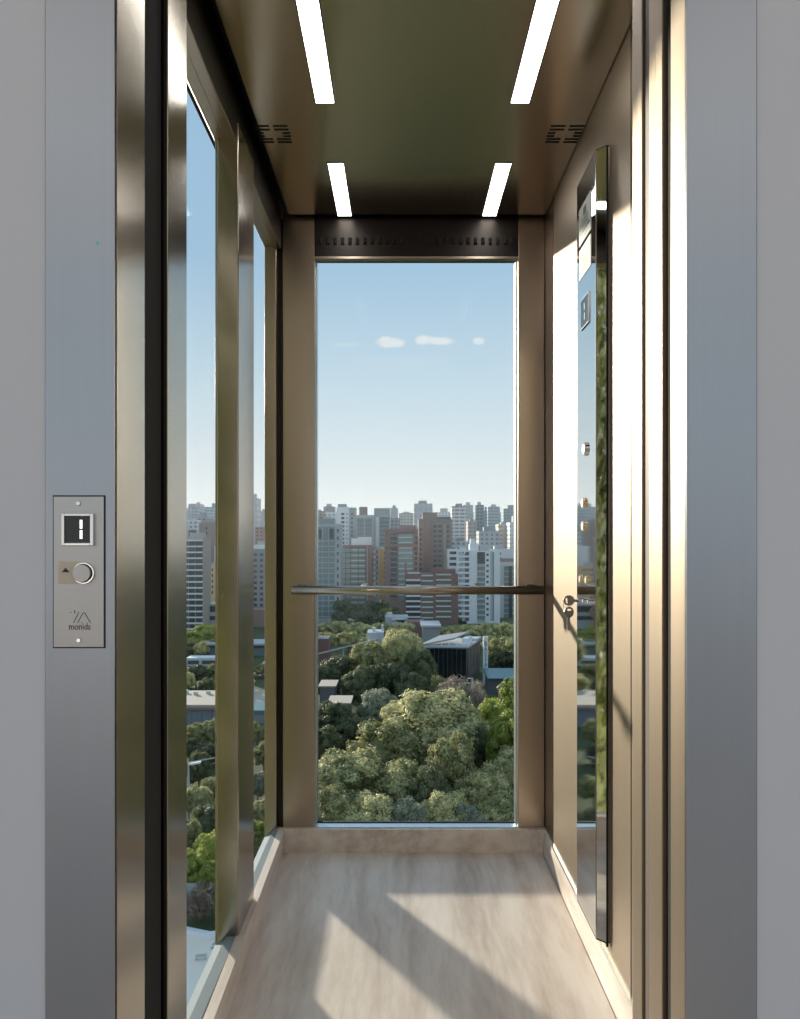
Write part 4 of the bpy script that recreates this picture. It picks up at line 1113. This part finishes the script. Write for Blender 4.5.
# ---- ivy covered wing wall beside the tower (mirrored in the control column)
ww = box('wall_tower_outside', M['lobby_paint'], -4.4, -.62, YL + .032, YL + .05, GZ, E + 3.6); S(ww, 'outer wall of the tower beside the lift, covered in climbing plants', 'wall')
WC = Vector((-2.5, YL + .05, 0)); WN = Vector((0, 1, 0)); WT = Vector((1, 0, 0))
def ivy():
    rnd = random.Random(8); m = MB()
    for i in range(16000):
        y = rnd.uniform(-1.9, 1.85); z = rnd.uniform(-4, E + 4.2)
        p = WC + WT * y + WN * rnd.uniform(0, .18) + Vector((0, 0, z)); d = (WN + WT * rnd.uniform(-.7, .7) + Vector((0, 0, rnd.uniform(-.3, .9)))).normalized()
        a = Vector((rnd.uniform(-.3, .3), rnd.uniform(-.5, .5), -1)).normalized(); a = (a - d * a.dot(d)).normalized(); b = d.cross(a); s = rnd.uniform(.035, .09)
        k = len(m.v); m.v += [tuple(p - a * s), tuple(p + b * s * .45), tuple(p + a * s * 1.3), tuple(p - b * s * .45)]; m.f.append((k, k + 1, k + 2, k + 3))
    o = m.build('ivy', M['ivy']); tag(o, 'yellow-green climbing plant covering the outer tower wall', 'ivy', None, 'stuff')
ivy()

# ------------------------------------------------------------------ sky and sun
w = bpy.data.worlds.new('sky'); SC.world = w; w.use_nodes = True
nt = w.node_tree; bg = nt.nodes['Background']
tc = N(nt, 'ShaderNodeTexCoord'); nm = N(nt, 'ShaderNodeVectorMath'); nm.operation = 'NORMALIZE'; L(nt, tc.outputs['Generated'], nm.inputs[0])
sp = N(nt, 'ShaderNodeSeparateXYZ'); L(nt, nm.outputs[0], sp.inputs[0])
sky = ramp(nt, sp.outputs[2], [(0.0, (.82, .84, .85)), (.06, (.79, .82, .845)), (.20, (.60, .73, .82)), (.36, (.40, .58, .76)), (.60, (.36, .54, .74)), (1.0, (.40, .56, .76))])
yy = math_node(nt, 'MAXIMUM', sp.outputs[1], .001)
u = math_node(nt, 'DIVIDE', sp.outputs[0], yy); v = math_node(nt, 'DIVIDE', sp.outputs[2], yy)
cb = N(nt, 'ShaderNodeCombineXYZ'); L(nt, u, cb.inputs[0]); L(nt, v, cb.inputs[1])
cn_ = noise(nt, cb.outputs[0], 60, 5, .6)
tot = None
for (px, py, rx, ry, st) in ((391, 343, 15, 5.5, 1), (386, 340, 8, 4.5, 1), (424, 340, 10, 5.5, 1), (440, 341, 16, 4.5, 1), (479, 341, 7, 4.0, .9), (345, 344.5, 14, 2.5, .25), (400, 362, 60, 6, .10)):
    a = math_node(nt, 'DIVIDE', math_node(nt, 'SUBTRACT', u, (px - CX) / F), rx / F)
    b_ = math_node(nt, 'DIVIDE', math_node(nt, 'SUBTRACT', v, (CY - py) / F), ry / F)
    r2 = math_node(nt, 'ADD', math_node(nt, 'MULTIPLY', a, a), math_node(nt, 'MULTIPLY', b_, b_))
    rr = math_node(nt, 'ADD', r2, math_node(nt, 'MULTIPLY_ADD', cn_, 1.8, -.9))
    k = N(nt, 'ShaderNodeMapRange'); k.interpolation_type = 'SMOOTHSTEP'; L(nt, rr, k.inputs[0])
    k.inputs[1].default_value = 1.25; k.inputs[2].default_value = .15; k.inputs[3].default_value = 0; k.inputs[4].default_value = st * .8
    tot = k.outputs[0] if tot is None else math_node(nt, 'MAXIMUM', tot, k.outputs[0])
fwd = math_node(nt, 'GREATER_THAN', sp.outputs[1], .2)
c = mixc(nt, math_node(nt, 'MULTIPLY', tot, fwd), sky, (.86, .86, .86))
L(nt, c, bg.inputs[0]); bg.inputs[1].default_value = 1.0

sd = bpy.data.lights.new('sun', 'SUN'); so = bpy.data.objects.new('sun', sd); COL.objects.link(so)
sd.energy = 7.8; sd.angle = math.radians(2.2); sd.color = (1, .90, .74)
dr = Vector((1, -1.5, -.405)).normalized()
so.rotation_euler = dr.to_track_quat('-Z', 'Y').to_euler(); so.location = (-20, 30, 20)
# unseen fill lights, added behind the viewer to brighten the landing
for i, (x, y) in enumerate(((-1.9, -1.9), (1.9, -1.9))):
    a = bpy.data.lights.new('landing_fill', 'AREA'); a.shape = 'RECTANGLE'; a.size = 2.4; a.size_y = 2.6; a.energy = 20; a.color = (1, .95, .9)
    o = bpy.data.objects.new('landing_fill', a); COL.objects.link(o); o.location = (x, y, 3.45)

# ------------------------------------------------------------------ camera
cd = bpy.data.cameras.new('camera'); cam = bpy.data.objects.new('camera', cd); COL.objects.link(cam)
cam.location = (0, 0, E); cam.rotation_euler = (PI / 2, 0, 0)
cd.sensor_fit = 'VERTICAL'; cd.sensor_height = 36; cd.lens = F / 1019 * 36
cd.shift_x = -1 / 1019; cd.shift_y = 30.5 / 1019
cd.clip_start = .02; cd.clip_end = 6000
SC.camera = cam
vs = SC.view_settings; vs.view_transform = 'Standard'; vs.look = 'None'; vs.gamma = 1; vs.exposure = 0; vs.use_curve_mapping = False
SC.cycles.max_bounces = 10; SC.cycles.diffuse_bounces = 3; SC.cycles.glossy_bounces = 6; SC.cycles.transparent_max_bounces = 12
SC.cycles.sample_clamp_indirect = 6
SC.cycles.caustics_reflective = True
